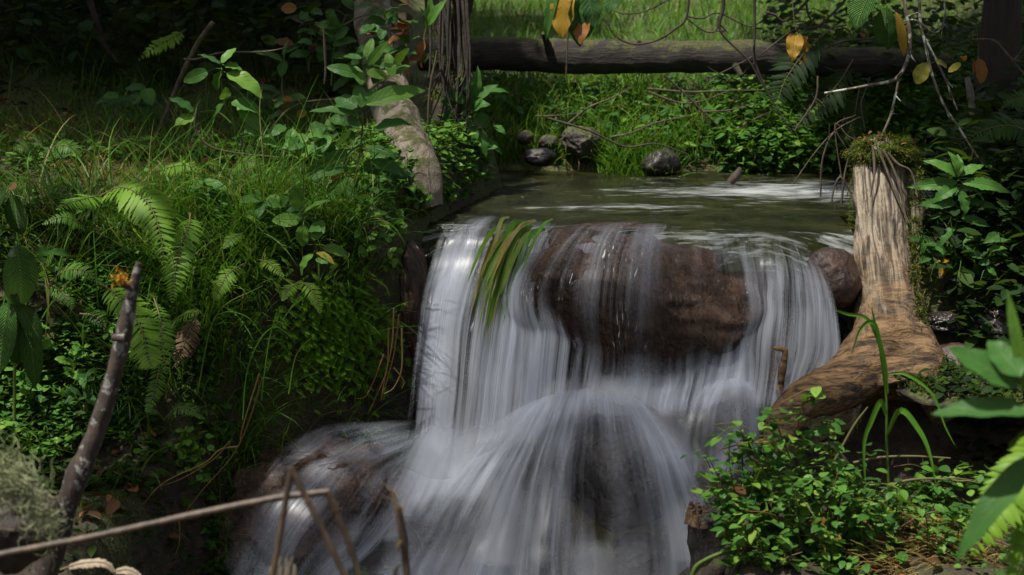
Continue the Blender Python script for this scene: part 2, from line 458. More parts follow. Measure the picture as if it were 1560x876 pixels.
def bark_mat(name, stops, furrow=1., scale=(60, 60, 7), lich=0., moss=0., rough=.85, lcol=(.42, .45, .38), bump=.9, bdist=.012):
    k = NT(name); p = k.pos(); o = k.coord('Object')
    uv = k.coord('UV')
    n1 = k.noise(k.mapping(o, scale), 1, 6, .65, .6); n2 = k.noise(p, 22, 5, .6); n3 = k.noise(p, 130, 3)
    f = k.math('ADD', k.math('MULTIPLY', n1, .75), k.math('MULTIPLY', n2, .35)); f = k.math('SUBTRACT', f, .05)
    col = k.ramp(f, stops)
    if lich:
        l = k.range(k.noise(p, 34, 5, .7), .62 - lich * .1, .66 - lich * .1)
        col = k.mix(l, col, k.mix(n3, tuple(c * .6 for c in lcol), lcol))
    if moss:
        up = k.xyz(k.n('ShaderNodeNewGeometry').outputs['Normal'])[2]
        mm = k.range(k.math('ADD', k.math('MULTIPLY', up, .35), k.noise(p, 17, 5, .65)), .78 - moss * .25, .86 - moss * .25)
        col = k.mix(mm, col, k.ramp(n3, [(.3, (.014, .020, .003)), (.7, (.062, .062, .009))]))
    h = k.math('ADD', n1, k.math('MULTIPLY', n3, .25))
    b = k.bsdf(Base_Color=col, Roughness=rough, Normal=k.bump(h, bump, bdist))
    return k.end(b)

M['bark_dark'] = bark_mat('dark_bark', [(.25, (.005, .004, .003)), (.5, (.016, .011, .007)), (.8, (.045, .03, .019))], lich=.0, moss=.5)
M['log'] = bark_mat('weathered_log_bark', [(.3, (.004, .003, .002)), (.5, (.013, .009, .006)), (.62, (.026, .019, .013)), (.85, (.065, .05, .036))], scale=(5, 70, 70), moss=.22)
M['greywood'] = bark_mat('grey_dead_wood', [(.3, (.02, .016, .011)), (.42, (.085, .068, .048)), (.52, (.15, .125, .095)), (.8, (.26, .22, .17))], scale=(38, 14, 8), bump=1., bdist=.014, moss=.12)
M['twig'] = bark_mat('twig_bark', [(.3, (.014, .010, .006)), (.5, (.052, .037, .022)), (.75, (.13, .10, .065))], scale=(90, 90, 25), lich=.0, bump=.4, bdist=.003)
M['twiglich'] = bark_mat('lichened_twig_bark', [(.25, (.03, .022, .015)), (.5, (.09, .07, .05)), (.8, (.2, .17, .12))], scale=(90, 90, 25), lich=1.0, bump=.5, bdist=.004)
M['twigdark'] = bark_mat('dark_twig_bark', [(.25, (.012, .008, .006)), (.5, (.03, .02, .014)), (.8, (.08, .055, .035))], scale=(90, 90, 25), bump=.4, bdist=.003)
M['snag'] = bark_mat('mottled_branch_bark', [(.3, (.007, .005, .004)), (.5, (.028, .019, .014)), (.75, (.08, .055, .038))], scale=(50, 50, 12), lich=.65, lcol=(.22, .22, .21), bump=.6, bdist=.006)
M['reed'] = bark_mat('dry_reed_skin', [(.3, (.011, .007, .004)), (.5, (.046, .029, .018)), (.7, (.12, .078, .048))], scale=(110, 110, 9), rough=.55, bump=.25, bdist=.002)
M['stem'] = leaf_mat('green_stem', [(0, (.03, .045, .012)), (.5, (.07, .10, .025)), (.8, (.12, .10, .05)), (1, (.16, .08, .04))], .5, .1)

M['blackwood'] = bark_mat('black_wet_wood', [(.3, (.004, .003, .003)), (.5, (.013, .010, .009)), (.75, (.05, .04, .035))], scale=(60, 60, 14), rough=.5)
def stump_mat():
    k = NT('peeling_stump_wood'); p = k.pos(); z = k.xyz(p)
    pa = k.mapping(p, (1, 1, 1), rot=(math.radians(35), 0, 0))          # along the leaning grain
    fur = k.noise(k.mapping(pa, (55, 30, 3.0)), 1, 7, .68, .3)
    n2 = k.noise(p, 16, 6, .65); n3 = k.noise(p, 90, 4); blot = k.noise(k.mapping(pa, (26, 20, 4)), 1, 5, .6, .5)
    cream = k.ramp(fur, [(.39, (.012, .008, .005)), (.44, (.07, .05, .033)), (.50, (.21, .172, .12)), (.8, (.40, .345, .26))])
    rings = k.noise(k.mapping(p, (11, 50, 55), rot=(0, math.radians(-32), 0)), 1, 6, .7, .8)
    gold = k.ramp(rings, [(.36, (.012, .008, .004)), (.44, (.060, .036, .017)), (.55, (.20, .112, .046)), (.8, (.33, .225, .115))])
    hz = k.range(k.math('ADD', z[2], k.math('MULTIPLY', k.math('SUBTRACT', n2, .5), .42)), -.26, .0)
    col = k.mix(hz, gold, cream)
    def crack(sc, w):
        return k.range(k.math('ABSOLUTE', k.math('SUBTRACT', k.noise(k.mapping(pa, sc), 1, 2, .5, .2), .5)), 0., w, 1, 0)
    cr_ = k.math('MAXIMUM', crack((26, 10, 1.5), .04), k.math('MULTIPLY', crack((70, 20, 4), .05), .7))
    cream = k.mix(cr_, cream, (.014, .010, .007)); col = k.mix(hz, gold, cream)
    dk = k.range(blot, .66, .72)
    col = k.mix(k.math('MULTIPLY', dk, .8), col, (.022, .015, .010))
    h = k.math('ADD', k.math('MULTIPLY', k.mix(hz, rings, fur), 1.), k.math('MULTIPLY', n3, .25))
    return k.end(k.bsdf(Base_Color=col, Roughness=.8, Normal=k.bump(h, 1., .014)))
M['stump'] = stump_mat()

def rock_mat(name, stops, wet=.25, scale=9., bump=.7, moss=0., streak=False, bd=.02):
    k = NT(name); p = k.pos()
    pp = k.mapping(p, (1.6, 1.6, .45)) if streak else p
    n1 = k.noise(pp, scale, 7, .62, .4); n2 = k.noise(pp, scale * 7, 5, .65); n3 = k.noise(p, 3.2, 3)
    f = k.math('ADD', k.math('MULTIPLY', n1, .65), k.math('MULTIPLY', n2, .35))
    col = k.ramp(f, stops)
    if moss:
        up = k.xyz(k.n('ShaderNodeNewGeometry').outputs['Normal'])[2]
        mm = k.range(k.math('ADD', k.math('MULTIPLY', up, .4), n1), .95 - moss * .4, 1.05 - moss * .4)
        col = k.mix(mm, col, k.ramp(n2, [(.35, (.018, .028, .005)), (.7, (.08, .09, .012))]))
    rg = k.range(n3, .3, .7, wet * .7, min(1, wet * 1.5))
    return k.end(k.bsdf(Base_Color=col, Roughness=rg, Specular_IOR_Level=.5, Normal=k.bump(f, bump, bd)))
M['wetrock'] = rock_mat('wet_brown_rock', [(.32, (.010, .006, .004)), (.47, (.042, .023, .014)), (.58, (.085, .047, .028)), (.75, (.16, .10, .068))], .11, 13, 1., streak=True, bd=.03)
M['blackrock'] = rock_mat('wet_dark_rock', [(.32, (.006, .005, .005)), (.5, (.022, .018, .017)), (.7, (.06, .05, .047))], .18, 8, .9)
M['stone'] = rock_mat('grey_brown_stone', [(.3, (.010, .008, .006)), (.5, (.030, .024, .018)), (.75, (.08, .065, .05))], .6, 11, 1., moss=.45)
M['redstone'] = rock_mat('reddish_stone', [(.35, (.008, .005, .004)), (.5, (.036, .018, .012)), (.7, (.10, .055, .036))], .4, 9, .8)

M['darkearth'] = rock_mat('dark_earth', [(.3, (.006, .005, .004)), (.5, (.018, .013, .009)), (.75, (.045, .03, .02))], .9, 14, .9, moss=.35)
def ground_mat():
    k = NT('bank_soil'); p = k.pos()
    n1 = k.noise(p, 3.5, 6, .6); n2 = k.noise(p, 26, 6, .65); n3 = k.noise(p, 120, 4, .6)
    soil = k.ramp(n2, [(.3, (.010, .007, .004)), (.5, (.028, .018, .010)), (.72, (.065, .042, .022))])
    mossc = k.ramp(n3, [(.3, (.016, .022, .004)), (.55, (.045, .055, .008)), (.75, (.10, .10, .016))])
    z = k.xyz(p)[2]
    f = k.range(k.math('ADD', n1, k.math('MULTIPLY', k.range(z, -.5, .3), .25)), .5, .68)
    col = k.mix(f, soil, mossc)
    h = k.math('ADD', n2, k.math('MULTIPLY', n3, .5))
    return k.end(k.bsdf(Base_Color=col, Roughness=.85, Normal=k.bump(h, .9, .02)))
M['ground'] = ground_mat()

def pool_mat():
    k = NT('stream_surface'); p = k.pos(); foam = k.attr('tint'); z = k.xyz(p)
    rot = k.mapping(p, (6, 26, 1), rot=(0, 0, math.radians(-6)))
    r1 = k.noise(rot, 1, 4, .6, .5); r2 = k.noise(k.mapping(p, (14, 70, 1), rot=(0, 0, math.radians(-5))), 1, 4, .6, .4); r3 = k.noise(p, 2.6, 3)
    fr = k.math('ADD', k.math('MULTIPLY', r1, .55), k.math('MULTIPLY', r2, .45))
    f = k.math('ADD', foam, k.math('MULTIPLY', k.math('SUBTRACT', fr, .5), 2.6)); f = k.range(f, .30, 1.1, 0, .7)
    bedc = k.ramp(k.noise(p, 7, 5), [(.35, (.006, .008, .002)), (.55, (.020, .024, .005)), (.75, (.042, .042, .010))])
    nrm = k.bump(fr, .9, .035)
    w = k.bsdf(Base_Color=bedc, Roughness=.12, IOR=1.33, Specular_IOR_Level=.5, Normal=nrm)
    tr = k.n('ShaderNodeBsdfTransparent'); tr.inputs[0].default_value = (.55, .5, .3, 1)
    m0 = k.n('ShaderNodeMixShader'); m0.inputs[0].default_value = .3
    k.t.links.new(w, m0.inputs[1]); k.t.links.new(tr.outputs[0], m0.inputs[2])
    fo = k.bsdf(Base_Color=(.62, .66, .68), Roughness=.45, Normal=nrm)
    m1 = k.n('ShaderNodeMixShader'); k.put(m1.inputs[0], f)
    k.t.links.new(m0.outputs[0], m1.inputs[1]); k.t.links.new(fo, m1.inputs[2])
    return k.end(m1.outputs[0])
M['pool'] = pool_mat()

def fall_mat(name, su=70., sv=1.5, contrast=1.5, seed=0., fine=.35, amax=.97, col=(.74, .77, .82), big_amp=1.3):
    k = NT(name); uv = k.coord('UV'); foam = k.attr('tint')
    wob = k.noise(k.mapping(uv, (3, 2.2, 1), (seed, 0, 0)), 1, 2)
    x = k.xyz(uv); u2 = k.math('ADD', x[0], k.math('MULTIPLY', wob, .05))
    cv = k.n('ShaderNodeCombineXYZ'); k.put(cv.inputs[0], u2); k.put(cv.inputs[1], x[1])
    a = k.noise(k.mapping(cv, (su * .22, sv * .6, 1), (seed, 3, 0)), 1, 1, .5)
    b = k.noise(k.mapping(cv, (su * .75, sv, 1), (seed, 7, 0)), 1, 2, .45)
    c = k.noise(k.mapping(cv, (su * 2.4, sv * 1.5, 1), (seed, 1, 0)), 1, 1, .5)
    s = k.math('ADD', k.math('ADD', k.math('MULTIPLY', a, .6), k.math('MULTIPLY', b, .6 - fine * .4)), k.math('MULTIPLY', c, fine))
    mean = .6 * .5 + (.6 - fine * .4) * .5 + fine * .5
    s = k.math('MULTIPLY', k.math('SUBTRACT', s, mean), contrast * 2.4)
    big = k.noise(k.mapping(cv, (7, 1.7, 1), (seed, 11, 0)), 1, 3, .5, .6)
    s2 = k.math('ADD', s, k.math('MULTIPLY', k.math('SUBTRACT', big, .5), big_amp))
    al = k.math('ADD', foam, k.math('MULTIPLY', s2, k.range(foam, 0.0, .45, 0, 1)))
    al = k.range(al, .06, 1.12, 0, amax)
    nrm = k.bump(s, .12, .01)
    d = k.n('ShaderNodeBsdfDiffuse'); d.inputs[0].default_value = (*col, 1); k.put(d.inputs['Normal'], nrm)
    tl = k.n('ShaderNodeBsdfTranslucent'); tl.inputs[0].default_value = (*col, 1)
    g = k.n('ShaderNodeBsdfGlossy'); g.inputs['Roughness'].default_value = .28; k.put(g.inputs['Normal'], nrm)
    m1 = k.n('ShaderNodeMixShader'); m1.inputs[0].default_value = .42; k.t.links.new(d.outputs[0], m1.inputs[1]); k.t.links.new(tl.outputs[0], m1.inputs[2])
    m2 = k.n('ShaderNodeMixShader'); m2.inputs[0].default_value = .07; k.t.links.new(m1.outputs[0], m2.inputs[1]); k.t.links.new(g.outputs[0], m2.inputs[2])
    tr = k.n('ShaderNodeBsdfTransparent')
    m3 = k.n('ShaderNodeMixShader'); k.put(m3.inputs[0], al); k.t.links.new(tr.outputs[0], m3.inputs[1]); k.t.links.new(m2.outputs[0], m3.inputs[2])
    return k.end(m3.outputs[0])
WC = (.68, .73, .85)
M['fall'] = fall_mat('falling_water', 58, 1.7, 1.6, 0., .12, .9, WC, 2.2)
M['fall2'] = fall_mat('falling_water_strands', 105, 1.3, 2.2, 5.3, .3, .62, (.78, .82, .90))
M['mist'] = fall_mat('water_spray', 9, 3.5, .8, 9.1, .02, .85, (.78, .80, .85), 1.8)
def glint_mat():  # sun glints painted as pale squiggles, not true reflections
    k = NT('painted_water_glints'); uv = k.coord('UV'); foam = k.attr('tint')
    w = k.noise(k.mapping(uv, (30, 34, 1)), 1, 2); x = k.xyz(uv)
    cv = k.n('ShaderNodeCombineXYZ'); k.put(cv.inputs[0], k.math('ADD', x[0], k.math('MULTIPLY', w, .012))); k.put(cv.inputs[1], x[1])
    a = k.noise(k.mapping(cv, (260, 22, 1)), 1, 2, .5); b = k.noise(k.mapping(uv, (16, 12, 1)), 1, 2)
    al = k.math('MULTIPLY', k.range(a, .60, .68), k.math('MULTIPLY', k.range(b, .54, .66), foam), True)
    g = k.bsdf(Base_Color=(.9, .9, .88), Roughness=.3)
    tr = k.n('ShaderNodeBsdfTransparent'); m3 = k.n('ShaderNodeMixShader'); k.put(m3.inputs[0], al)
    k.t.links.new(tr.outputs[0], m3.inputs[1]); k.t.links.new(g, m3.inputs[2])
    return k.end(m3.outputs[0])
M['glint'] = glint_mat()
M['silk'] = fall_mat('silky_cascade', 44, 1.9, .95, 2.1, .10, .86, WC, 1.9)
M['film'] = fall_mat('thin_water_film', 80, 4.5, 1.3, 8.4, .35, .6, WC, 2.2)

# ================================================================== SETTING
def axis(a, b, segs):
    out = [a]
    while out[-1] < b:
        for lo, hi, st in segs:
            if lo <= out[-1] < hi: out.append(out[-1] + st); break
        else: out.append(out[-1] + 2.5)
    return np.array(out)
gx = axis(-60, 60, [(-60, -12, 3.), (-12, -4, .4), (-4, -1.9, .06), (-1.9, 1.9, .02), (1.9, 4, .06), (4, 12, .4), (12, 61, 3.)])
gy = axis(-40, 80, [(-40, -2, 3.), (-2, 3.2, .1), (3.2, 7.2, .02), (7.2, 11, .06), (11, 20, .4), (20, 81, 3.)])
X, Y = np.meshgrid(gx, gy, indexing='ij')
Z = H(X, Y)
mb = MB()
nx, ny = X.shape
i = np.arange(nx - 1)[:, None] * ny; j = np.arange(ny - 1)[None, :]
mb.add(np.stack([X, Y, Z], -1).reshape(-1, 3), np.stack([i + j, i + ny + j, i + ny + j + 1, i + j + 1], -1).reshape(-1, 4))
tag(mb.build('ground', M['ground']), kind='structure')

# upper pool
gx = np.arange(-.55, 2.3, .02); gy = np.arange(4.86, 6.6, .02)
X, Y = np.meshgrid(gx, gy, indexing='ij')
yl = ylip(X) - .02
dip = ss(.10, -.10, Y - yl)
Z = .0 + .012 * (fbm(np.stack([X * 3, Y * 9, X * 0], -1), 3) - .5) - .12 * dip - .02 * ss(.5, 1.0, X) * ss(5.4, 5.0, Y)
keep = (Y > yl - .04) & (H(X, Y, False) < .05) & (X < .94 + .9 * ss(5.36, 5.5, Y))
pxx = 780 + FPX * X / (Y / math.cos(PITCH))
foamA = .05 + .48 * np.exp(-((X - 1.0) / .42) ** 2 - ((Y - 5.95) / .28) ** 2) + .38 * np.exp(-((X - .3) / .3) ** 2 - ((Y - 5.55) / .07) ** 2) + .34 * np.exp(-((Y - yl - .05) / .07) ** 2) + .35 * np.exp(-((X - .75) / .5) ** 2 - ((Y - 5.9) / .12) ** 2)
nx, ny = X.shape
i = np.arange(nx - 1)[:, None] * ny; j = np.arange(ny - 1)[None, :]
F = np.stack([i + j, i + ny + j, i + ny + j + 1, i + j + 1], -1).reshape(-1, 4)
F = F[keep.ravel()[F].all(1)]
mb = MB(); mb.add(np.stack([X, Y, Z], -1).reshape(-1, 3), F, None, foamA.ravel())
tag(mb.build('pool_water', M['pool']), kind='structure')

# cascades: flow lines (px, py, distance, foam)
def sheet(name, lines, mat, nu=160, nv=110, off=0., rocks=(), seed=0., fs=1., wob=.006, edge=.06, ev0=.06):
    L = []
    for ln in lines:
        q = []
        for (px, py, yy, fo) in ln:
            p = PZ(px, py, .006) if yy is None else P(px, py, yy)
            q.append((*p, fo * fs))
        L.append(catmull(q, nv))
    L = np.array(L)                                   # lines, nv, 4
    A = catmull(L.reshape(len(lines), -1), nu).reshape(nu, nv, 4)
    V = A[..., :3].copy()
    for (c, r) in rocks:                              # ride over the rocks beneath
        d = (V - np.asarray(c)) / np.asarray(r); q = np.linalg.norm(d, axis=-1, keepdims=True)
        V = np.where(q < 1.05, np.asarray(c) + d / np.maximum(q, .3) * 1.05 * np.asarray(r), V)
    for _ in range(3):
        V[1:-1, 1:-1] = (V[1:-1, 1:-1] * 2 + V[:-2, 1:-1] + V[2:, 1:-1] + V[1:-1, :-2] + V[1:-1, 2:]) / 6
    du = np.linalg.norm(np.diff(V, axis=0), axis=-1).mean(1); dv = np.linalg.norm(np.diff(V, axis=1), axis=-1).mean(0)
    U = np.concatenate([[0], np.cumsum(du)]); W = np.concatenate([[0], np.cumsum(dv)])
    nse = fbm(np.stack([np.tile(U[:, None] * 16, (1, nv)), np.tile(W[None] * 1.6, (nu, 1)), np.full((nu, nv), seed)], -1), 3) - .5
    V[..., 1] += nse * wob * 4 - off
    V[..., 2] += off * .3
    fo = np.clip(A[..., 3], 0, 1)
    eu = np.minimum(np.arange(nu), np.arange(nu)[::-1]) / (nu * edge); fo = fo * ss(0, 1, eu)[:, None]
    ev = np.minimum(np.arange(nv) / (nv * ev0), np.arange(nv)[::-1] / (nv * .12)); fo = fo * ss(0, 1, ev)[None]
    i = np.arange(nu - 1)[:, None] * nv; j = np.arange(nv - 1)[None, :]
    F = np.stack([i + j, i + nv + j, i + nv + j + 1, i + j + 1], -1).reshape(-1, 4)
    uv = np.stack([np.tile(U[:, None], (1, nv)), np.tile(W[None], (nu, 1))], -1)
    m = MB(); m.add(V.reshape(-1, 3), F, uv.reshape(-1, 2), fo.ravel())
    return tag(m.build(name, mat), kind='structure')

BOULDER = ((.345, 5.10, -.192), (.435, .265, .20))
DOME = (tuple(P(935, 735, 4.78)), (.30, .30, .27))
N_ = None
curtain = [
 [(690,328,N_,0),(668,350,5.12,.25),(650,400,5.04,.60),(635,470,4.98,.72),(624,550,4.93,.72),(618,625,4.88,.8),(600,690,4.80,.9)],
 [(730,325,N_,0),(700,345,5.12,.22),(680,400,5.03,.55),(662,470,4.97,.72),(650,550,4.92,.75),(642,630,4.86,.9),(630,705,4.78,1)],
 [(770,325,N_,0),(742,345,5.11,.18),(722,400,5.02,.45),(705,470,4.96,.70),(694,550,4.91,.72),(686,640,4.85,.85),(675,715,4.76,1)],
 [(815,330,N_,0),(790,352,5.08,.18),(770,405,5.00,.42),(752,475,4.94,.70),(738,560,4.89,.72),(728,650,4.83,.7),(715,720,4.74,1)],
 [(855,335,N_,0),(830,358,5.06,.20),(812,410,4.97,.22),(798,475,4.92,.66),(786,560,4.88,.82),(778,640,4.83,.8),(765,700,4.75,.9)],
 [(900,338,N_,0),(875,362,5.04,.22),(858,415,4.94,.14),(848,462,4.90,.14),(842,506,4.87,.78),(830,620,4.84,.9),(815,680,4.78,.8)],
 [(945,340,N_,0),(925,365,5.02,.22),(910,420,4.90,.2),(902,520,4.85,.12),(897,566,4.85,.68),(890,600,4.84,.9),(880,640,4.8,.7)],
 [(1000,342,N_,0),(985,368,5.0,.2),(975,425,4.89,.16),(970,540,4.85,.10),(967,580,4.85,.60),(960,605,4.84,.9),(955,650,4.8,.7)],
 [(1060,345,N_,0),(1050,370,5.0,.10),(1045,425,4.89,.09),(1042,534,4.86,.10),(1041,574,4.86,.52),(1036,600,4.85,.8),(1030,640,4.82,.7)],
 [(1110,348,N_,0),(1112,378,4.99,.10),(1118,425,4.9,.06),(1118,494,4.88,.06),(1114,540,4.88,.40),(1105,590,4.86,.8),(1095,640,4.82,.7)],
 [(1150,350,N_,0),(1160,388,4.97,.15),(1163,430,4.92,.35),(1160,480,4.9,.55),(1152,540,4.88,.52),(1148,590,4.86,.7),(1140,640,4.82,.7)],
 [(1195,355,N_,0),(1205,392,4.96,.20),(1212,430,4.92,.60),(1212,480,4.9,.75),(1208,540,4.88,.66),(1200,590,4.86,.7),(1190,640,4.82,.6)],
 [(1230,360,N_,0),(1240,395,4.96,.10),(1254,435,4.93,.40),(1262,490,4.9,.66),(1262,545,4.88,.6),(1245,590,4.86,.5),(1225,640,4.84,.4)],
 [(1240,375,N_,0),(1250,400,4.97,.0),(1268,440,4.94,.2),(1280,490,4.91,.4),(1285,540,4.89,.3),(1275,580,4.87,.2),(1250,630,4.85,.1)],
]
sheet('waterfall', curtain, M['fall'], 260, 130, 0., (BOULDER,), 1., .86)
sheet('waterfall', curtain, M['fall2'], 260, 130, .022, (BOULDER,), 5., .62)
glints = [[(q[0], q[1], q[2], g_ * wt) for q, g_ in zip(ln, (0, .35, 1, .8, .35, 0, 0))] for ln, wt in zip(curtain[:11], (.3, .7, .7, .6, .5, .6, 1., .6, .15, 0, 0))]
sheet('waterfall', glints, M['glint'], 240, 120, .034, (BOULDER,), 5.)  # extra sheet carrying only the painted glints
def radial(tops, lines, Y0=4.86):
    out = []
    for (tx0, ty0), ln in zip(tops, lines): out.append([(tx0, ty0, Y0, .0)] + ln)
    return out
dome = radial([(800,618),(822,606),(845,597),(868,591),(890,588),(910,587),(930,588),(950,592),(970,599),(990,610)], [
 [(765,632,4.80,.7),(700,672,4.70,.9),(625,730,4.58,.85),(555,800,4.46,.7),(495,876,4.32,.5),(460,940,4.25,.4)],
 [(796,620,4.80,.75),(748,665,4.69,.92),(692,735,4.55,.80),(642,806,4.42,.42),(600,880,4.32,.58),(575,950,4.25,.7)],
 [(830,610,4.79,.8),(798,660,4.66,.92),(755,740,4.51,.82),(720,815,4.40,.60),(690,888,4.32,.72),(675,950,4.25,.8)],
 [(860,604,4.79,.8),(842,660,4.64,.88),(822,745,4.49,.88),(810,825,4.38,.88),(803,900,4.31,.88),(800,960,4.25,.8)],
 [(888,601,4.78,.7),(881,660,4.63,.46),(876,745,4.49,.22),(873,825,4.39,.34),(871,900,4.31,.5),(870,960,4.25,.6)],
 [(912,600,4.78,.7),(918,660,4.63,.30),(926,745,4.49,.10),(929,825,4.39,.2),(930,900,4.31,.38),(930,960,4.25,.5)],
 [(936,601,4.78,.75),(956,660,4.64,.38),(975,745,4.50,.2),(983,825,4.40,.28),(988,900,4.32,.38),(990,960,4.26,.5)],
 [(962,606,4.79,.8),(998,662,4.66,.60),(1026,745,4.53,.4),(1038,825,4.43,.36),(1045,900,4.35,.4),(1050,960,4.28,.5)],
 [(990,618,4.81,.75),(1040,672,4.69,.78),(1080,740,4.58,.74),(1102,815,4.48,.62),(1113,890,4.4,.5),(1120,960,4.35,.5)],
 [(1015,632,4.83,.4),(1072,684,4.72,.55),(1118,745,4.63,.55),(1148,810,4.55,.5),(1165,880,4.48,.4),(1170,940,4.4,.4)],
])
sheet('cascade', dome, M['silk'], 240, 140, 0., (), 2., .95, .010, .22, .2)
sheet('cascade', dome, M['fall2'], 240, 140, .03, (), 6., .36, .012, .2, .2)
def mist(cx, cy, w, h, Y, f, seed, tilt=0.):
    ln = []
    for u in np.linspace(-1, 1, 5):
        ln.append([(cx + u * w + tilt * v, cy + v * h + 10 * u * u, Y - .05 * (v + 1) - .03 * (1 - u * u), f * (1 - .5 * u * u)) for v in np.linspace(-1, 1, 5)])
    sheet('water_spray', ln, M['mist'], 50, 50, 0., (), seed, 1., .002, .4, .4)
mist(690, 690, 95, 75, 4.70, .95, 21., -20)
mist(740, 790, 120, 80, 4.44, .42, 30., -20)
mist(650, 760, 80, 70, 4.52, .5, 22., -30)
mist(905, 600, 120, 36, 4.84, .5, 23.)
mist(790, 660, 60, 60, 4.70, .5, 24., -15)
mist(560, 830, 90, 60, 4.36, .35, 25., -20)
mist(880, 850, 130, 40, 4.34, .35, 26.)
mist(1060, 800, 60, 60, 4.44, .4, 27., 10)
mist(1120, 590, 60, 24, 4.83, .35, 28.)
mist(1025, 650, 60, 60, 4.76, .7, 29., 14)
splash = [
 [(640,612,4.86,.3),(615,650,4.78,.6),(590,690,4.70,.6),(565,730,4.62,.4),(545,780,4.54,.1)],
 [(670,618,4.84,.5),(655,660,4.75,.9),(635,705,4.66,.95),(612,750,4.58,.7),(590,800,4.50,.2)],
 [(705,630,4.81,.5),(695,672,4.72,.95),(680,715,4.64,1.),(660,760,4.56,.7),(640,810,4.48,.2)],
 [(750,640,4.78,.4),(740,680,4.70,.8),(730,720,4.62,.85),(712,765,4.54,.5),(695,815,4.46,.15)],
]
sheet('cascade', splash, M['silk'], 90, 80, .02, (), 12., .9, .0015, .35, .35)
LEFTROCK = (tuple(P(485, 790, 4.70)), (.31, .34, .215))
left_run = [
 [(640,628,4.86,.5),(560,632,4.74,.3),(480,640,4.66,.16),(420,665,4.58,.2),(385,720,4.50,.24),(340,800,4.42,.18),(290,890,4.34,.14)],
 [(650,640,4.84,.6),(580,650,4.72,.34),(510,665,4.63,.18),(450,710,4.54,.32),(410,770,4.46,.34),(370,830,4.38,.24),(330,910,4.3,.16)],
 [(660,655,4.80,.8),(610,675,4.69,.5),(545,700,4.58,.22),(495,760,4.49,.36),(455,820,4.41,.40),(420,880,4.34,.34),(400,930,4.28,.3)],
 [(670,675,4.77,.95),(630,705,4.66,.8),(585,750,4.55,.5),(545,810,4.45,.55),(510,860,4.38,.6),(485,910,4.31,.5),(470,960,4.25,.4)],
 [(685,700,4.74,1),(660,740,4.63,.95),(630,790,4.52,.85),(598,840,4.43,.8),(572,890,4.35,.8),(550,940,4.28,.7),(535,980,4.22,.6)],
]
sheet('cascade', left_run, M['silk'], 150, 130, 0., (LEFTROCK,), 3., .5, .006, .3, .25)
sheet('cascade', left_run, M['film'], 150, 130, .014, (LEFTROCK,), 7., .8, .006, .3, .25)
right_run = [
 [(1085,580,4.88,.6),(1060,590,4.82,.85),(1035,615,4.76,.85),(1020,650,4.71,.8),(1010,690,4.67,.6),(1005,730,4.63,.4)],
 [(1095,577,4.88,.6),(1080,590,4.81,.8),(1065,620,4.74,.66),(1055,660,4.69,.5),(1050,700,4.65,.5),(1050,740,4.6,.4)],
 [(1105,575,4.88,.6),(1105,590,4.80,.6),(1098,620,4.73,.34),(1092,660,4.68,.26),(1088,700,4.64,.4),(1085,740,4.6,.4)],
 [(1118,574,4.88,.6),(1130,588,4.80,.6),(1135,620,4.73,.4),(1135,660,4.68,.4),(1130,700,4.64,.4),(1125,740,4.6,.4)],
 [(1135,574,4.88,.5),(1155,590,4.82,.6),(1172,620,4.76,.5),(1182,660,4.72,.4),(1180,700,4.68,.4),(1175,740,4.64,.3)],
]
sheet('cascade', right_run, M['silk'], 110, 80, 0., (), 4., .85, .004, .2)
# the stream running on below
low = [[(x0, 880, 4.34, .7), (x0 + dx * .4, 1050, 4.0, .6), (x0 + dx, 1400, 3.3, .5), (x0 + dx, 1800, 2.7, .4)] for x0, dx in ((380, -200), (560, -160), (760, -120), (960, -100), (1120, -100))]
sheet('stream_water', low, M['silk'], 80, 60, 0., (), 9.)

# ================================================================== ROCKS
def stone(name, label, c, r, mat, group=None, cat='rock', **kw):
    m = MB(); rock(m, c, r, **kw)
    return tag(m.build(name, mat, None, c), label, cat, group)
stone('boulder', 'big brown wet boulder under the water film at the lip of the falls', BOULDER[0], BOULDER[1], M['wetrock'], sub=6, amp=.17, seed=2.2, angular=.5, scale=1.9, tilt=.12)
stone('boulder', 'dark boulder inside the domed cascade at the foot of the falls', P(930, 765, 4.90), (.28, .36, .29), M['blackrock'], sub=5, amp=.14, seed=4.1)
stone('boulder', 'dark wet boulder under the thin run of water beside the broken reeds', LEFTROCK[0], LEFTROCK[1], M['wetrock'], sub=6, amp=.22, seed=6.3, scale=3.0, angular=.4)
stone('boulder', 'rounded dark rock under the small cascade beside the root', P(1115, 665, 4.90), (.10, .16, .16), M['blackrock'], sub=5, amp=.13, seed=8.3)
stone('rock', 'angular reddish brown rock wedged between the falls and the pale stump', P(1268, 425, 5.0), (.078, .08, .085), M['redstone'], sub=5, amp=.2, seed=3.7, rotz=.4)
stone('rock', 'flat grey rock lying just awash in the pool by the stump', P(1243, 368, 5.16), (.11, .06, .03), M['stone'], sub=5, amp=.16, seed=5.1)
stone('boulder', 'dark ledge rock behind the left curtain of falling water', P(740, 520, 5.22), (.25, .16, .30), M['blackrock'], sub=5, amp=.12, seed=7.7)
stone('boulder', 'dark ledge rock behind the right curtain of falling water', P(1190, 520, 5.13), (.19, .15, .22), M['blackrock'], sub=5, amp=.14, seed=9.9)
stone('rock', 'wet brown rock face at the left edge of the falls', P(628, 455, 5.12), (.05, .09, .17), M['wetrock'], sub=5, amp=.16, seed=1.9)
stone('rock', 'wet dark rock showing through the foam at the bottom of the cascade', P(975, 868, 4.52), (.12, .12, .09), M['blackrock'], sub=5, amp=.14, seed=11.3)
stone('rock', 'big brown rock on the far bank under the hanging grass', P(884, 216, 6.45), (.072, .07, .066), M['stone'], sub=5, amp=.3, seed=12.1, angular=.9)
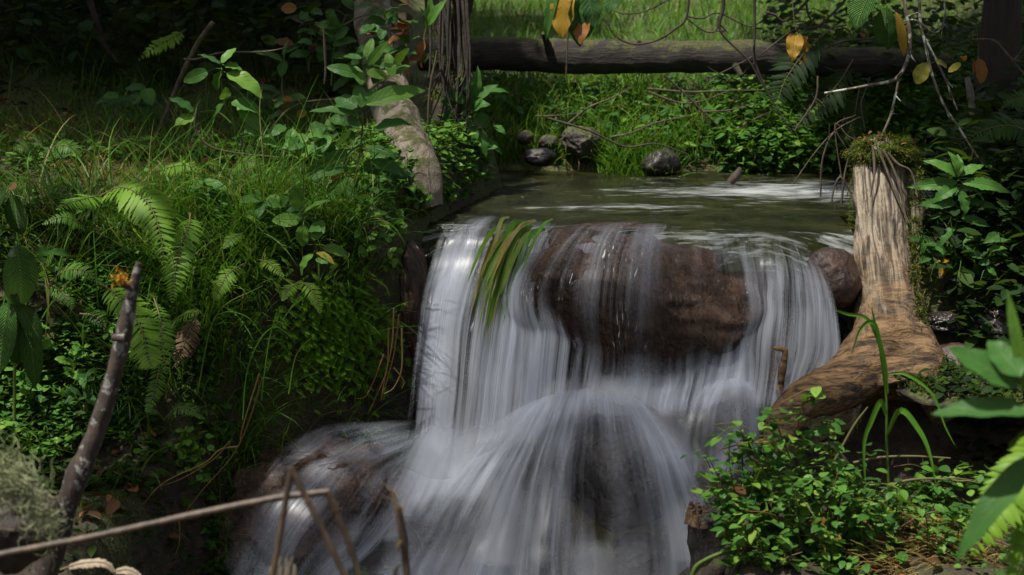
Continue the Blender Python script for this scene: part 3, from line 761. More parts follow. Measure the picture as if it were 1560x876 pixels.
stone('rock', 'small grey rock farthest left on the far shore of the pool', P(800, 210, 6.42), (.03, .03, .026), M['stone'], sub=4, amp=.2, seed=13.3)
stone('rock', 'small rounded brown rock between the grey rock and the big brown one', P(836, 216, 6.45), (.035, .03, .026), M['stone'], sub=4, amp=.2, seed=14.3)
stone('rock', 'low wet rock at the waterline below the small shore rocks', P(822, 240, 6.30), (.055, .04, .035), M['blackrock'], sub=4, amp=.2, seed=15.1)
stone('rock', 'dark wedge shaped rock at the foot of the grassy far bank', P(1008, 250, 6.33), (.075, .05, .05), M['blackrock'], sub=4, amp=.22, seed=16.8, rotz=.5)
stone('rock', 'wet black rock right of the stump in front of the bank', P(1432, 492, 5.02), (.07, .06, .035), M['blackrock'], angular=.9, sub=5, amp=.4, seed=17.7)
stone('rock', 'wet stone in the right bank below the serrated leafy plant', P(1520, 497, 5.02), (.075, .06, .05), M['blackrock'], angular=.9, sub=5, amp=.4, seed=19.7)
stone('rock', 'reddish slab lying right of the stump root', P(1465, 548, 4.92), (.085, .06, .045), M['redstone'], sub=4, amp=.2, seed=21.7)
stone('rock', 'long dark rock roofing the hollow behind the blurred leaves', P(1530, 585, 4.84), (.30, .30, .05), M['darkearth'], sub=5, amp=.2, seed=23.1)  # ledge spread out to shade the hollow, its colour darkened as well
m = MB(); tube(m, [P(1112, 278, 5.98), P(1121, 268, 5.98), P(1128, 256, 5.99)], [.012, .014, .006], lump=.3)
tag(m.build('wood_stub', M['twigdark'], None, P(1112, 278, 5.98)), 'short black wood stub sticking out of the rippled pool', 'driftwood')

def rock_top(c, r, n):
    a = rng.uniform(0, 6.28, n); q = np.sqrt(rng.random(n))
    return np.stack([c[0] + np.cos(a) * q * r[0], c[1] + np.sin(a) * q * r[1], c[2] + r[2] * np.sqrt(np.maximum(0, 1 - q * q * .9)) * .9], -1)
# ================================================================== LOGS, STUMP, TREES
def wood(name, label, cat, pts, rad, mat, seg=14, n=40, lump=.12, ls=9., group=None, extra=None, flat=1.):
    pts = [np.asarray(p, float) for p in pts]
    o = pts[0] if pts[0][2] <= pts[-1][2] else pts[-1]
    m = MB(); tube(m, pts, rad, seg, n, lump, lumpscale=ls, seed=random.random() * 20, flat=flat)
    if extra: extra(m)
    return tag(m.build(name, mat, None, o), label, cat, group)

wood('fallen_log', 'long dark mossy log bridging the stream above the grassy far bank', 'log',
     [P(640, 84, 6.85), P(760, 82, 6.80), P(900, 86, 6.75), P(1050, 88, 6.72), P(1200, 90, 6.72), P(1330, 95, 6.75), P(1440, 102, 6.85)],
     [.058, .060, .060, .059, .055, .05, .046], M['log'], 30, 200, .26, 9.)
lg = bpy.data.objects['fallen_log']; lo = np.array(lg.location)
for pts, r_ in (([P(838, 78, 6.72), P(832, 60, 6.68), P(828, 50, 6.66)], (.016, .012, .008)), ([P(1118, 96, 6.67), P(1130, 116, 6.62)], (.014, .008)), ([P(965, 76, 6.72), P(975, 62, 6.70)], (.012, .006))):
    m = MB(); tube(m, pts, list(r_), 9, 14, .3, lumpscale=40); m.build('branch_stub', M['log'], lg, lo)
wood('fallen_log', 'bare grey log leaning up the left bank behind the broad leaves', 'log',
     [P(656, 318, 5.27), P(643, 280, 5.29), P(625, 230, 5.40), P(604, 180, 5.62), P(588, 125, 5.95), P(572, 55, 6.3), P(562, -40, 6.8)],
     [.040, .062, .066, .064, .062, .060, .06], M['greywood'], 28, 120, .22, 10.)

def hair_tufts(mb, pts, n, L, spread=.6, w=.0014, tint=(.2, .9), down=0.):
    pts = np.asarray(pts); k = len(pts)
    idx = rng.integers(0, k, n)
    base = pts[idx] + rng.normal(0, .004, (n, 3))
    blades(mb, base, rng.uniform(.5, 1.1, n) * L, np.full(n, w), rng.uniform(0, 6.28, n), rng.uniform(0, spread, n) + down, rng.uniform(0, 1.2, n), rng.uniform(*tint, n), seg=3)

# stump with flaring root
st = empty('tree_stump', P(1380, 600, 4.86), 'pale weathered stump with a flaring root and a mossy top beside the falls', 'stump')
so = np.array(st.location)
m = MB()
tube(m, [P(1335, 214, 5.27), P(1337, 228, 5.26), P(1340, 260, 5.24), P(1342, 320, 5.18), P(1344, 390, 5.10), P(1348, 450, 5.02), P(1362, 520, 4.94), P(1380, 600, 4.86)], [.030, .062, .075, .074, .076, .080, .105, .115], 28, 60, .2, lumpscale=11)
tube(m, [P(1352, 470, 5.0), P(1335, 535, 4.90), P(1290, 580, 4.83), P(1235, 605, 4.77), P(1198, 640, 4.72), P(1180, 690, 4.68)], [.07, .085, .072, .056, .048, .035], 24, 50, .18, lumpscale=12)
tube(m, [P(1360, 500, 4.96), P(1395, 550, 4.90), P(1420, 590, 4.86), P(1440, 640, 4.84)], [.07, .075, .055, .035], 22, 40, .18, lumpscale=12)
tube(m, [P(1385, 250, 5.26), P(1390, 340, 5.2), P(1388, 430, 5.1), P(1392, 520, 4.98)], [.025, .03, .034, .04], 16, 40, .3, lumpscale=14)
trunk = m.build('trunk', M['stump'], st, so)
rm = trunk.modifiers.new('union', 'REMESH'); rm.mode = 'VOXEL'; rm.voxel_size = .0055; rm.use_smooth_shade = True
sm = trunk.modifiers.new('soft', 'SMOOTH'); sm.iterations = 4; sm.factor = .5
tx = bpy.data.textures.new('bark_relief', 'CLOUDS'); tx.noise_scale = .09; tx.noise_depth = 4
dm = trunk.modifiers.new('relief', 'DISPLACE'); dm.texture = tx; dm.strength = .014; dm.mid_level = .5; dm.texture_coords = 'GLOBAL'
# moss cap
m = MB()
c = P(1340, 228, 5.26)
rock(m, c + np.array((.012, -.004, -.014)), (.094, .09, .046), sub=4, amp=.45, scale=2.6, seed=41., angular=.2, tint=.2)
MV = m.V[-1].copy(); ctr = MV.mean(0); up = MV[MV[:, 2] > ctr[2] - .03]
n = 9000; q = up[rng.integers(0, len(up), n)] + rng.normal(0, .004, (n, 3)); dirn = q - ctr
az_ = np.arctan2(dirn[:, 1], dirn[:, 0]); le = np.arctan2(np.hypot(dirn[:, 0], dirn[:, 1]), np.maximum(dirn[:, 2], .001) + .01)
blades(m, q, rng.uniform(.004, .014, n), np.full(n, .0015), az_, le * .9 + rng.normal(0, .4, n), rng.uniform(.2, 1.6, n), np.clip(rng.normal(.40, .22, n) + (vnoise(q * 40) - .5) * .8, 0, 1), seg=3)
n = 4200; aa = rng.uniform(0, 6.28, n); drop = rng.random(n) ** 1.3 * .26 * vnoise(np.stack([np.cos(aa) * 3, np.sin(aa) * 3, aa * 0], -1)) * 1.6
q = np.stack([c[0] + .012 + np.cos(aa) * .083, c[1] + np.sin(aa) * .083, c[2] - drop], -1)
blades(m, q, rng.uniform(.006, .02, n), np.full(n, .0015), aa, rng.uniform(.6, 2., n), rng.uniform(.2, 1.2, n), np.clip(rng.normal(.35, .22, n), 0, 1), seg=3)
n = 2600
t = rng.random(n); line = catmull([P(1398, 260, 5.18), P(1392, 330, 5.13), P(1392, 400, 5.04), P(1396, 470, 4.95), P(1402, 500, 4.9)], 200)[(t * 199).astype(int)]
base = line + rng.normal(0, .009, (n, 3)) - np.array((0, .028, 0))
keep = vnoise(base * 40) > .36
blades(m, base[keep], rng.uniform(.006, .018, keep.sum()), np.full(keep.sum(), .0016), rng.uniform(0, 6.28, keep.sum()), rng.uniform(.6, 1.8, keep.sum()), rng.uniform(.2, 1, keep.sum()), np.clip(rng.normal(.4, .25, keep.sum()), 0, 1), seg=3)
m.build('moss', M['moss'], st, so)
m = MB(); q = c + rng.normal(0, 1, (26, 3)) * np.array((.05, .045, .012)) + np.array((.012, -.01, .035)); n = len(q)
scatter(m, q, rng.uniform(.012, .035, n), rng.uniform(0, 6.28, n), rng.uniform(-.8, .6, n), rng.uniform(-.6, .6, n), rng.random(n), leaf_template('ovate', 5, .3, .9, .4))
m.build('dead_leaf_litter', M['brownleaf'], st, so)
m = MB()
for pts in ([(1345,228),(1360,255),(1372,290),(1380,330)], [(1338,228),(1352,262),(1366,300),(1385,340)], [(1352,232),(1368,250),(1388,262),(1398,300)], [(1330,225),(1332,262),(1326,300)]):
    tube(m, [P(x, y, 5.15 - .0006 * (y - 220)) for x, y in pts], [.004, .004, .003, .002], 6, 24, .2)
m.build('rootlet', M['twig'], st, so)

# broken dark stub in the right foreground
bs = empty('broken_stump', P(1085, 850, 4.1), 'small black broken stub with a splintered brown top beside the cascade', 'stump')
o = np.array(bs.location); m = MB()
tube(m, [P(1096, 935, 4.12), P(1090, 880, 4.11), P(1084, 830, 4.1), P(1080, 790, 4.1), P(1079, 783, 4.1)], [.056, .056, .053, .050, .046], 22, 40, .22, lumpscale=22)
m.build('trunk', M['blackwood'], bs, o)
m = MB()
for k in range(70):
    a = random.uniform(0, 6.28); q = math.sqrt(random.random()) * .046
    b = P(1080, 795, 4.1) + np.array((math.cos(a) * q, math.sin(a) * q, 0))
    h = .004 + .030 * max(0, -math.cos(a + .4)) * q / .046 + random.uniform(0, .010)
    tube(m, [b, b + np.array((random.uniform(-.004, .004), random.uniform(-.004, .004), h))], [.012, .006], 6, 6, .5, tint=random.random(), lumpscale=60)
m.build('splinter', bark_mat('splintered_wood', [(.3, (.010, .006, .003)), (.5, (.055, .030, .014)), (.75, (.20, .12, .06))], scale=(90, 90, 30)), bs, o)

def crown_leaves(mb, c, r, ncl, per, size, clr=.28):
    for k in range(ncl):
        d = unit(rng.normal(size=3)) * rng.random() ** .33
        cc = np.asarray(c) + d * np.asarray(r)
        p = cc + rng.normal(0, clr, (per, 3)) * np.array((1, 1, .6))
        scatter(mb, p, rng.uniform(.6, 1.2, per) * size, rng.uniform(0, 6.28, per), rng.uniform(-.9, .5, per), rng.uniform(-.6, .6, per), rng.random(per), leaf_template('ovate', 4, .3, .5, .2))

def tree(label, base, path, rad, crowns, mat=None, limbs=6, name='tree', seg=18, moss=0):
    root = empty(name, base, label, 'tree'); o = np.array(base, float)
    m = MB(); c, r = tube(m, [base] + path, rad, seg, 60, .2, lumpscale=5, seed=random.random() * 30)
    top = c[-1]
    for (cc, rr, ncl, per, size) in crowns:
        for q in range(limbs):
            s = c[int(len(c) * random.uniform(.55, .98))]; e = np.asarray(cc) + unit(rng.normal(size=3)) * np.asarray(rr) * .8
            tube(m, [s, s * .5 + e * .5 + np.array((0, 0, .12)), e], [rad[-1] * .7, rad[-1] * .4, .008], 7, 16, .2)
    m.build('trunk', mat or M['bark_dark'], root, o)
    m = MB()
    for (cc, rr, ncl, per, size) in crowns: crown_leaves(m, cc, rr, ncl, per, size, min(.28, .42 * min(rr[:2])))
    m.build('crown', M['canopy'], root, o)
    return root

def over(x, y, zt, z):
    """centre of a crown at height z whose shade falls on (x, y, zt)"""
    k = (z - zt) / SUN[2]
    return (x + SUN[0] * k, y + SUN[1] * k, z)
b = np.array((1.62, 6.45, H(1.62, 6.45)))
tree('dark tree trunk rising behind the stump on the right bank', b, [b + np.array((0.02, .02, .5)), b + np.array((.0, .1, 1.6)), b + np.array((-.5, .0, 2.9))], [.075, .062, .055, .04],
     [(over(1.85, 6.5, .1, 3.2), (.50, .95, .4), 60, 80, .13), (over(1.75, 5.3, 0, 3.0), (.28, .32, .3), 20, 60, .11), (over(2.5, 6.4, .1, 3.3), (.5, .9, .4), 40, 80, .13), (over(1.75, 7.9, .3, 3.6), (.5, .6, .4), 40, 80, .13)])
b = np.array((-.66, 6.95, H(-.66, 6.95)))
tree('dark lichen spotted tree trunk behind the grey leaning log', b, [b + np.array((0, .02, .4)), b + np.array((-.35, .1, 1.6)), b + np.array((-.9, 0, 2.9))], [.09, .07, .06, .04],
     [(over(-.95, 7.1, .4, 3.1), (.45, .7, .35), 40, 80, .13), (over(-.15, 6.75, .3, 3.2), (.22, .3, .3), 10, 80, .11), (over(-.42, 6.25, .45, 3.0), (.24, .26, .25), 16, 80, .10)])
b = np.array((-2.9, 7.6, H(-2.9, 7.6)))
tree('shadowed tree deep in the dark undergrowth of the left slope', b, [b + np.array((0, .02, .4)), b + np.array((.1, .1, 1.4)), b + np.array((.0, 0, 2.4))], [.11, .09, .07, .05],
     [(over(-1.75, 7.4, .6, 3.6), (1.0, .9, .5), 90, 80, .14), (over(-2.6, 6.9, .6, 3.6), (.8, 1., .5), 70, 80, .14), (over(-1.3, 8.6, 1., 4.4), (1.2, .7, .5), 70, 80, .14), (over(-1.35, 6.15, .2, 3.5), (1.0, .42, .4), 34, 60, .10)])
b = np.array((-2.2, 3.9, H(-2.2, 3.9)))
tree('slim tree arching over the stream from beside the left bank', b, [b + np.array((0, .02, .8)), b + np.array((.1, .3, 2.0)), b + np.array((.5, .7, 3.3))], [.06, .05, .04, .03],
     [(over(-.60, 4.25, -.5, 2.9), (.32, .22, .2), 20, 50, .10)])

b = np.array((-3.9, 5.2, H(-3.9, 5.2)))  # unseen tree, its high thin crown added to soften sun on the falls
tree('unseen tall tree added to soften the sun on the falls', b, [b + np.array((0, .02, 2.)), b + np.array((.1, .0, 5.0)), b + np.array((.3, -.2, 9.0))], [.14, .12, .09, .05],
     [(over(.22, 4.65, -.4, 9.2), (.66, .55, .5), 60, 40, .065)])

# old mossy root mass left of the log
rt = empty('tree_root', P(700, 210, 5.75), 'mossy hanging root mass between the grey log and the fallen log', 'root'); o = np.array(rt.location)
m = MB()
tube(m, [P(712, -60, 5.9), P(706, 0, 5.88), P(700, 60, 5.86), P(704, 120, 5.82), P(690, 190, 5.8)], [.036, .032, .026, .02, .014], 18, 50, .35, lumpscale=14)
tube(m, [P(655, -60, 6.0), P(660, 10, 5.98), P(668, 70, 5.95), P(672, 130, 5.9), P(664, 215, 5.8)], [.032, .032, .03, .026, .018], 18, 50, .35, lumpscale=14)
for k in range(16):
    x = random.uniform(655, 712)
    tube(m, [P(x, random.uniform(-40, 40), 5.84), P(x + random.uniform(-8, 10), 100, 5.79), P(x + random.uniform(-22, 20), random.uniform(120, 215), 5.76)], [.005, .0035, .0015], 5, 20, .2)
m.build('root', M['bark_dark'], rt, o)
m = MB(); n = 6500
base = np.stack([rng.uniform(640, 712, n), rng.uniform(-20, 150, n)], -1)
B = np.array([P(a, c, 5.87) for a, c in base]); keep = vnoise(B * 26) > .5
blades(m, B[keep], rng.uniform(.01, .04, keep.sum()), np.full(keep.sum(), .0014), rng.uniform(3.2, 6.2, keep.sum()), rng.uniform(.8, 2.2, keep.sum()), rng.uniform(.2, 1.4, keep.sum()), np.clip(rng.normal(.35, .2, keep.sum()), 0, 1), seg=3)
m.build('moss', M['moss'], rt, o)

# ================================================================== GRASS AND GROUND COVER (stuff)
def terrain_pts(n, x0, x1, y0, y1, mask=None, zmin=.012):
    x = rng.uniform(x0, x1, n); y = rng.uniform(y0, y1, n)
    e = .02; h = H(x, y); sl = np.abs(H(x, y + e, False) - H(x, y - e, False)) / (2 * e)
    ok = rng.random(n) < np.clip(.35 + .5 * sl, 0, 1)
    if mask is not None: ok &= mask(x, y, h)
    ok &= ~((h < zmin) & (x > -.35) & (x < np.where(y < 5.4, 1.0, 1.6)) & (y > 4.8) & (y < 6.5))
    ok &= ~((x > .85) & (x < 1.17) & (y < 5.42) & (y > 4.6))          # the stump stands here
    return np.stack([x[ok], y[ok], h[ok]], -1)

def patch(p, sc, th): return fbm(np.stack([p[:, 0] * sc, p[:, 1] * sc, np.zeros(len(p)) + sc], -1), 3) > th

def grass(name, pts, L, W, tint, mat, lean=(0, .5), bend=(.3, 1.6), az=None, seg=5, label=None):
    n = len(pts); m = MB()
    az = rng.uniform(0, 6.28, n) if az is None else rng.normal(az[0], az[1], n)
    blades(m, pts - np.array((0, 0, .006)), rng.uniform(*L, n), rng.uniform(*W, n), az, rng.uniform(*lean, n), rng.uniform(*bend, n), np.clip(rng.normal(*tint, n), 0, 1), seg, curl=rng.normal(0, .4, n))
    return tag(m.build(name, mat), label, 'grass' if label else None, kind='stuff')

# meadow beyond the log: short and bright; tall grass between log and pool
p = terrain_pts(60000, -1.0, 3.2, 7.0, 12.5, lambda x, y, h: (x > -.25 - .0 * y))
grass('grass', p, (.05, .15), (.0018, .0035), (.55, .24), M['meadow'], label='bright short meadow grass behind the fallen log', seg=3)
p = terrain_pts(16000, -.15, 1.6, 6.42, 7.1)
p = p[patch(p, 2.5, .42)]
grass('grass', p, (.07, .22), (.0016, .0034), (.60, .24), M['meadow'], bend=(.4, 2.0), label='long tangled grass between the pool and the fallen log')
p = terrain_pts(900, .3, .55, 6.33, 6.46, zmin=-1)
grass('grass', p, (.10, .22), (.0018, .003), (.55, .15), M['meadow'], label='upright bright grass tuft at the waterline of the far bank')
# left bank
pl = terrain_pts(26000, -2.0, -.25, 4.75, 6.6)
q = pl[patch(pl, 3.0, .46)]
grass('grass', q[:6500], (.04, .13), (.0013, .0026), (.45, .22), M['grass'], bend=(.3, 1.8), label='loose grass on top of the left bank')
q = terrain_pts(3400, -2.0, -.35, 5.0, 6.6); q = q[patch(q, 5, .56)]
grass('grass', q, (.10, .26), (.0014, .0028), (.4, .28), M['grass'], lean=(0, .8), bend=(.6, 2.4), seg=6, label='long tangled grass tufts on top of the left bank')
q = terrain_pts(6000, -.95, -.30, 4.6, 5.1, lambda x, y, h: h > -.3); q = q[patch(q, 9, .55)]
grass('grass', q, (.10, .30), (.0016, .0032), (.55, .2), M['meadow'], lean=(.0, 1.0), bend=(.4, 2.2), az=(-1.6, 1.3), seg=7, label='long grass drooping over the edge of the left bank')
q = terrain_pts(1500, -.72, -.42, 4.44, 4.66, zmin=-9)
grass('grass', q, (.10, .24), (.0014, .0028), (.45, .18), M['meadow'], lean=(0, .6), bend=(.8, 2.2), az=(-1.3, 1.2), seg=6, label='bright grass hanging beside the wet boulder below the left bank')
q = terrain_pts(6000, -2.2, -.7, 4.3, 4.9)
grass('grass', q[patch(q, 7, .58)], (.06, .2), (.0014, .0028), (.4, .2), M['grass'], lean=(.1, 1.0), bend=(.6, 2.2), az=(-1.6, .9), seg=6, label='sparse grass on the front of the left bank')
q = terrain_pts(620, -1.3, -.3, 4.6, 5.2)
grass('grass', q, (.18, .38), (.0014, .0026), (.62, .25), M['meadow'], lean=(.0, .7), bend=(.3, 1.6), az=(-1.2, 1.6), seg=7, label='long loose single blades standing over the left bank')
q = terrain_pts(5000, -.68, -.29, 4.60, 4.93, lambda x, y, h: h < .0, zmin=-9)
grass('grass', q[patch(q, 8, .42)], (.07, .2), (.0014, .0026), (.5, .2), M['meadow'], lean=(0, .9), bend=(.6, 2.4), az=(-1.4, 1.3), seg=6, label='fine bright grass at the foot of the bank left of the falls')
# right bank
q = terrain_pts(14000, 1.02, 2.3, 4.9, 6.6)
grass('grass', q, (.08, .24), (.0016, .003), (.28, .18), M['grass'], lean=(.1, .9), bend=(.6, 2.2), seg=6, label='shaded grass of the right bank behind the stump')
q = terrain_pts(9000, -3.5, -.5, 6.4, 8.5)
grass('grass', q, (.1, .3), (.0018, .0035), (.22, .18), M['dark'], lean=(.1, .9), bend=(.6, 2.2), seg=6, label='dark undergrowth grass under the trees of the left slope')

def cover(name, pts, size, tint, mat, label, hgt=(.0, .04), kind='round', wr=.42, pitch=(-.5, .6), fac=None, per=1):
    n = len(pts); m = MB()
    p = pts.copy(); p[:, 2] += rng.uniform(*hgt, n)
    az = rng.uniform(0, 6.28, n) if fac is None else rng.normal(fac[0], fac[1], n)
    scatter(m, p, rng.uniform(*size, n), az, rng.uniform(*pitch, n), rng.uniform(-.5, .5, n), np.clip(rng.normal(*tint, n), 0, 1), leaf_template(kind, 5, wr, .5, .2))
    return tag(m.build(name, mat), label, 'ground cover' if label else None, kind='stuff')

q = terrain_pts(2600, -.1, .75, 6.42, 7.0); q = q[patch(q, 6, .5)]
cover('weeds', q, (.02, .05), (.4, .3), M['broad'], 'mixed broad weeds in the grass under the log', (.0, .12), 'ovate', .3)
# leafy shore on the far right of the pool
q = terrain_pts(16000, .62, 1.75, 6.33, 7.1, zmin=-.05)
q = q[(q[:, 0] > .72 + .4 * (fbm(q * 5, 2) - .5))]
cover('ground_cover', q, (.018, .042), (.45, .25), M['cress'], 'bright small leaved herbs on the far shore under the bare twigs', (.0, .15), 'ovate', .34)
q = terrain_pts(5000, -.45, .0, 5.2, 5.9, lambda x, y, h: h > .0)
cover('ground_cover', q[patch(q, 5, .42)], (.014, .032), (.5, .22), M['cress'], 'small leafy herbs trailing at the left edge of the pool', (.0, .07), 'ovate', .4)
q = np.vstack([terrain_pts(26000, -2.2, -.25, 4.3, 5.6), terrain_pts(26000, -2.2, -.3, 4.3, 4.95)])
q = q[patch(q, 6, .45)]
cover('ground_cover', q, (.010, .030), (.40, .28), M['cress'], 'small leaved plants covering the left bank', (.0, .05), 'ovate', .36)
q = terrain_pts(14000, -3.4, -.5, 6.3, 8.4)
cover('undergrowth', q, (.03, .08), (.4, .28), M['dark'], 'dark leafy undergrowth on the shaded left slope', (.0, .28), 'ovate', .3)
q = np.vstack([terrain_pts(12000, 1.0, 2.6, 5.2, 8.0), terrain_pts(9000, 1.0, 2.2, 4.8, 5.9)])
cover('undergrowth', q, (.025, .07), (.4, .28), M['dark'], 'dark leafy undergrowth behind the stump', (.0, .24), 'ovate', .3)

def mossfield(pts, label, L=(.006, .02), tint=(.45, .22), mat='moss', w=.0016):
    n = len(pts); m = MB()
    p = pts.copy(); p[:, 2] += .008 * (fbm(pts * 30, 2)) - .004
    blades(m, p, rng.uniform(*L, n), np.full(n, w), rng.uniform(0, 6.28, n), rng.uniform(0, 1.0, n), rng.uniform(.2, 1.4, n), np.clip(rng.normal(*tint, n) + (fbm(pts * 9, 2) - .5) * .9, 0, 1), seg=3)
    return tag(m.build('moss', M[mat]), label, 'moss', kind='stuff')
q = terrain_pts(90000, -1.9, -.4, 4.75, 6.2)
mossfield(q[patch(q, 2.6, .44)], 'yellow green moss carpet on top of the left bank', (.008, .03), (.5, .28))
q = terrain_pts(26000, -.62, -.22, 4.7, 5.5, lambda x, y, h: h > -.4)
mossfield(q[patch(q, 6, .42)], 'golden moss on the bank edge beside the falls', tint=(.5, .25))
q = terrain_pts(16000, -1.6, -.65, 3.7, 4.5, zmin=-9)
mossfield(q[patch(q, 4, .52)], 'dark moss on the low ground beside the stream', tint=(.25, .2))

q = np.vstack([terrain_pts(9000, -2.2, -.45, 4.25, 4.95), terrain_pts(3000, -1.4, -.7, 3.6, 4.4, zmin=-9)[:500]])
cover('ground_cover', q, (.015, .045), (.6, .25), M['dark'], 'dark leaves clothing the shaded face of the left bank', (.0, .03), 'lance', .25)
cover('ground_cover', rock_top(P(1530, 585, 4.84), (.30, .30, .05), 1500), (.012, .034), (.45, .3), M['dark'], 'dark herbs growing on the ledge over the hollow', (.0, .03), 'ovate', .34)
mossfield(rock_top(P(1530, 585, 4.84), (.30, .30, .05), 5000), 'dark moss on the ledge over the hollow', tint=(.15, .15))
# feathery moss sprays hanging on the bank face
m = MB(); n = 1500
cx = rng.normal(515, 48, n); cyy = rng.normal(505, 42, n)
pts = np.array([G(a, b_, 4.2) for a, b_ in zip(cx[:700], cyy[:700])])
tm = leaf_template('lance', 4, .22, .4, .1)
for b_ in pts:
    k = 12; az0 = random.uniform(-2.4, -.7)
    ln = random.uniform(.02, .05); d = np.array((math.cos(az0), math.sin(az0), -.4)); d = unit(d)
    t = np.linspace(.1, 1, k)
    pos = b_ + np.array((0, -.035, .015)) + d * (t * ln)[:, None]
    scatter(m, pos, np.full(k, .010) * (1.2 - .6 * t), az0 - math.pi / 2 + np.where(np.arange(k) % 2, .8, -.8), np.full(k, -.3), np.zeros(k), np.clip(np.full(k, random.gauss(.65, .25)), 0, 1), tm)
tag(m.build('feathery_moss', M['selag']), 'bright feathery moss sprays on the bank face left of the falls', 'moss', kind='stuff')

q = terrain_pts(3600, .42, 1.5, 3.5, 4.35, zmin=-9)
cover('ground_cover', q[patch(q, 6, .38)], (.012, .028), (.42, .28), M['cress'], 'small leaves on the ground under the creeper', (.0, .03), 'ovate', .38)
for rg, nn, lab in (((-.1, 1.3, 6.42, 7.0), 1500, 'dry straw in the far bank grass'), ((-1.9, -.3, 4.7, 6.0), 1100, 'dry straw in the left bank grass'), ((-.75, -.3, 4.5, 4.9), 300, 'dry straw hanging from the left bank')):
    q = terrain_pts(nn, *rg, zmin=-9)
    grass('dry_grass', q, (.06, .2), (.0009, .002), (.45, .25), M['straw'], lean=(.2, 1.3), bend=(.4, 2.2), seg=5, label=lab)
# dead leaf litter
m = MB(); q = np.vstack([terrain_pts(500, -2.0, -.5, 5.0, 6.6), terrain_pts(260, -1.6, -.7, 3.7, 4.5, zmin=-9), terrain_pts(160, 1., 2., 5., 6.2), terrain_pts(220, .4, 1.4, 3.5, 4.3, zmin=-9)]); n = len(q)
scatter(m, q + np.array((0, 0, .015)), rng.uniform(.02, .05, n), rng.uniform(0, 6.28, n), rng.uniform(-.5, .5, n), rng.uniform(-.6, .6, n), rng.random(n), leaf_template('ovate', 5, .3, .9, .4))
tag(m.build('fallen_leaves', M['brownleaf']), 'brown fallen leaves scattered over the banks', 'leaf litter', kind='stuff')

# ================================================================== LEAFY PLANTS
def plant(name, label, stems, leaves, mat, Y, kind='ovate', base=None, sr=.0035, group=None, serr=0., bend=(.3, 1.0), fold=(.1, .35), tint=(.62, .2), jit=.03, cat='plant', wav=.1, stemmat='stem', nrm=(0, -.65, .75), dy=-.03):
    """stems: lists of (px,py); leaves: (bx,by,tx,ty,width px[,tint or material key])"""
    S = [catmull([P(x, y, Y + (yy[0] if yy else 0)) for x, y, *yy in s], 30) for s in stems]
    bl = S[0][np.argmin(S[0][:, 2])]
    root = empty(name, bl, label, cat, group); o = np.array(bl)
    m = MB()
    for s in S: tube(m, s[::5], np.linspace(sr, sr * .55, 6), 6, 24, .1, tint=random.uniform(.3, .8))
    allp = np.vstack(S); pet = MB()
    for lf in leaves:
        bx, by, tx_, ty, w = lf[:5]
        ex = lf[5:] if len(lf) > 5 else ()
        mk = next((e for e in ex if isinstance(e, str)), None); tn = next((e for e in ex if not isinstance(e, str)), None)
        b0 = P(bx, by, Y + dy + random.uniform(-jit, jit) * .5); t0 = P(tx_, ty, Y + dy + random.uniform(-jit, jit) * 1.6)
        nn = np.asarray(nrm) + rng.normal(0, .28, 3)
        lm = MB()
        leaf(lm, b0, t0, w * .6 * PXM(Y), nn, random.uniform(*bend), random.uniform(*fold), kind, np.clip(random.gauss(*tint) if tn is None else tn, 0, 1), serr, 14 if not serr else 28, wav)
        ob = lm.build('leaf', M[mk] if mk else M[mat], root, o)
        if mk == 'yellow': ob['label'] = 'yellowed leaf'
        if mk == 'brownleaf': ob['label'] = 'withered brown leaf'
        k = int(np.argmin(np.linalg.norm(allp - b0, axis=1)))
        tube(m, [allp[k], (allp[k] + b0) / 2 + np.array((0, 0, .004)), b0 + (t0 - b0) * .04], [sr * .45, sr * .4, sr * .35], 5, 8, tint=.5)
    m.build('stem', M[stemmat], root, o)
    return root

YA = G(394, 255)[1] - .02
plant('leafy_plant', 'broad leaved plant with a bare stem on the left bank beside the leaning stick', [[(394, 262), (360, 195), (340, 150), (337, 100)], [(360, 195), (330, 170), (297, 172)], [(360, 190), (380, 165), (362, 158)]],
      [(335,98,301,83,15),(337,96,360,73,12),(342,101,369,107,15),(338,106,333,139,19),(345,112,400,150,25),(318,108,279,125,17),(295,170,256,149,21),(296,178,266,191,19),(342,158,325,190,18),
       (352,156,400,172,20),(340,152,344,132,15),(362,160,402,204,17),(398,205,372,190,16),(395,215,430,225,18)], 'broad', YA)
YB = G(541, 300)[1] - .06
plant('leafy_plant', 'tall broad leaved plant in front of the grey leaning log', [[(538, 300), (541, 265), (551, 219), (553, 171), (558, 130), (561, 79)], [(551, 219), (530, 235), (520, 262)], [(556, 140), (585, 122), (600, 104)], [(541, 265), (556, 250), (570, 246)]],
      [(558,92,568,58,13,.75),(560,100,592,61,13,.75),(549,116,496,102,16),(558,110,593,118,14),(551,89,523,86,9),(556,160,648,138,24,.75),(551,164,545,128,20),(544,164,510,150,22,.3),(550,178,470,171,15),(570,200,628,190,22,.35),(561,192,561,228,20,.6),
       (541,205,510,222,24,.35),(530,228,465,262,20,.35),(524,268,520,327,42,.4),(557,226,604,243,20,.3),(565,246,618,268,18,.35),(534,257,464,276,18,.3),(552,130,540,100,13,.7),(599,116,590,80,15,.75),(602,104,624,73,14,.75),(601,112,625,100,11,.7),
       (520,262,505,275,12,'yellow'),(533,258,520,272,11,'yellow'),(548,196,530,180,14,.4),(556,150,585,140,14,.6)], 'broad', YB)
YU = 5.75
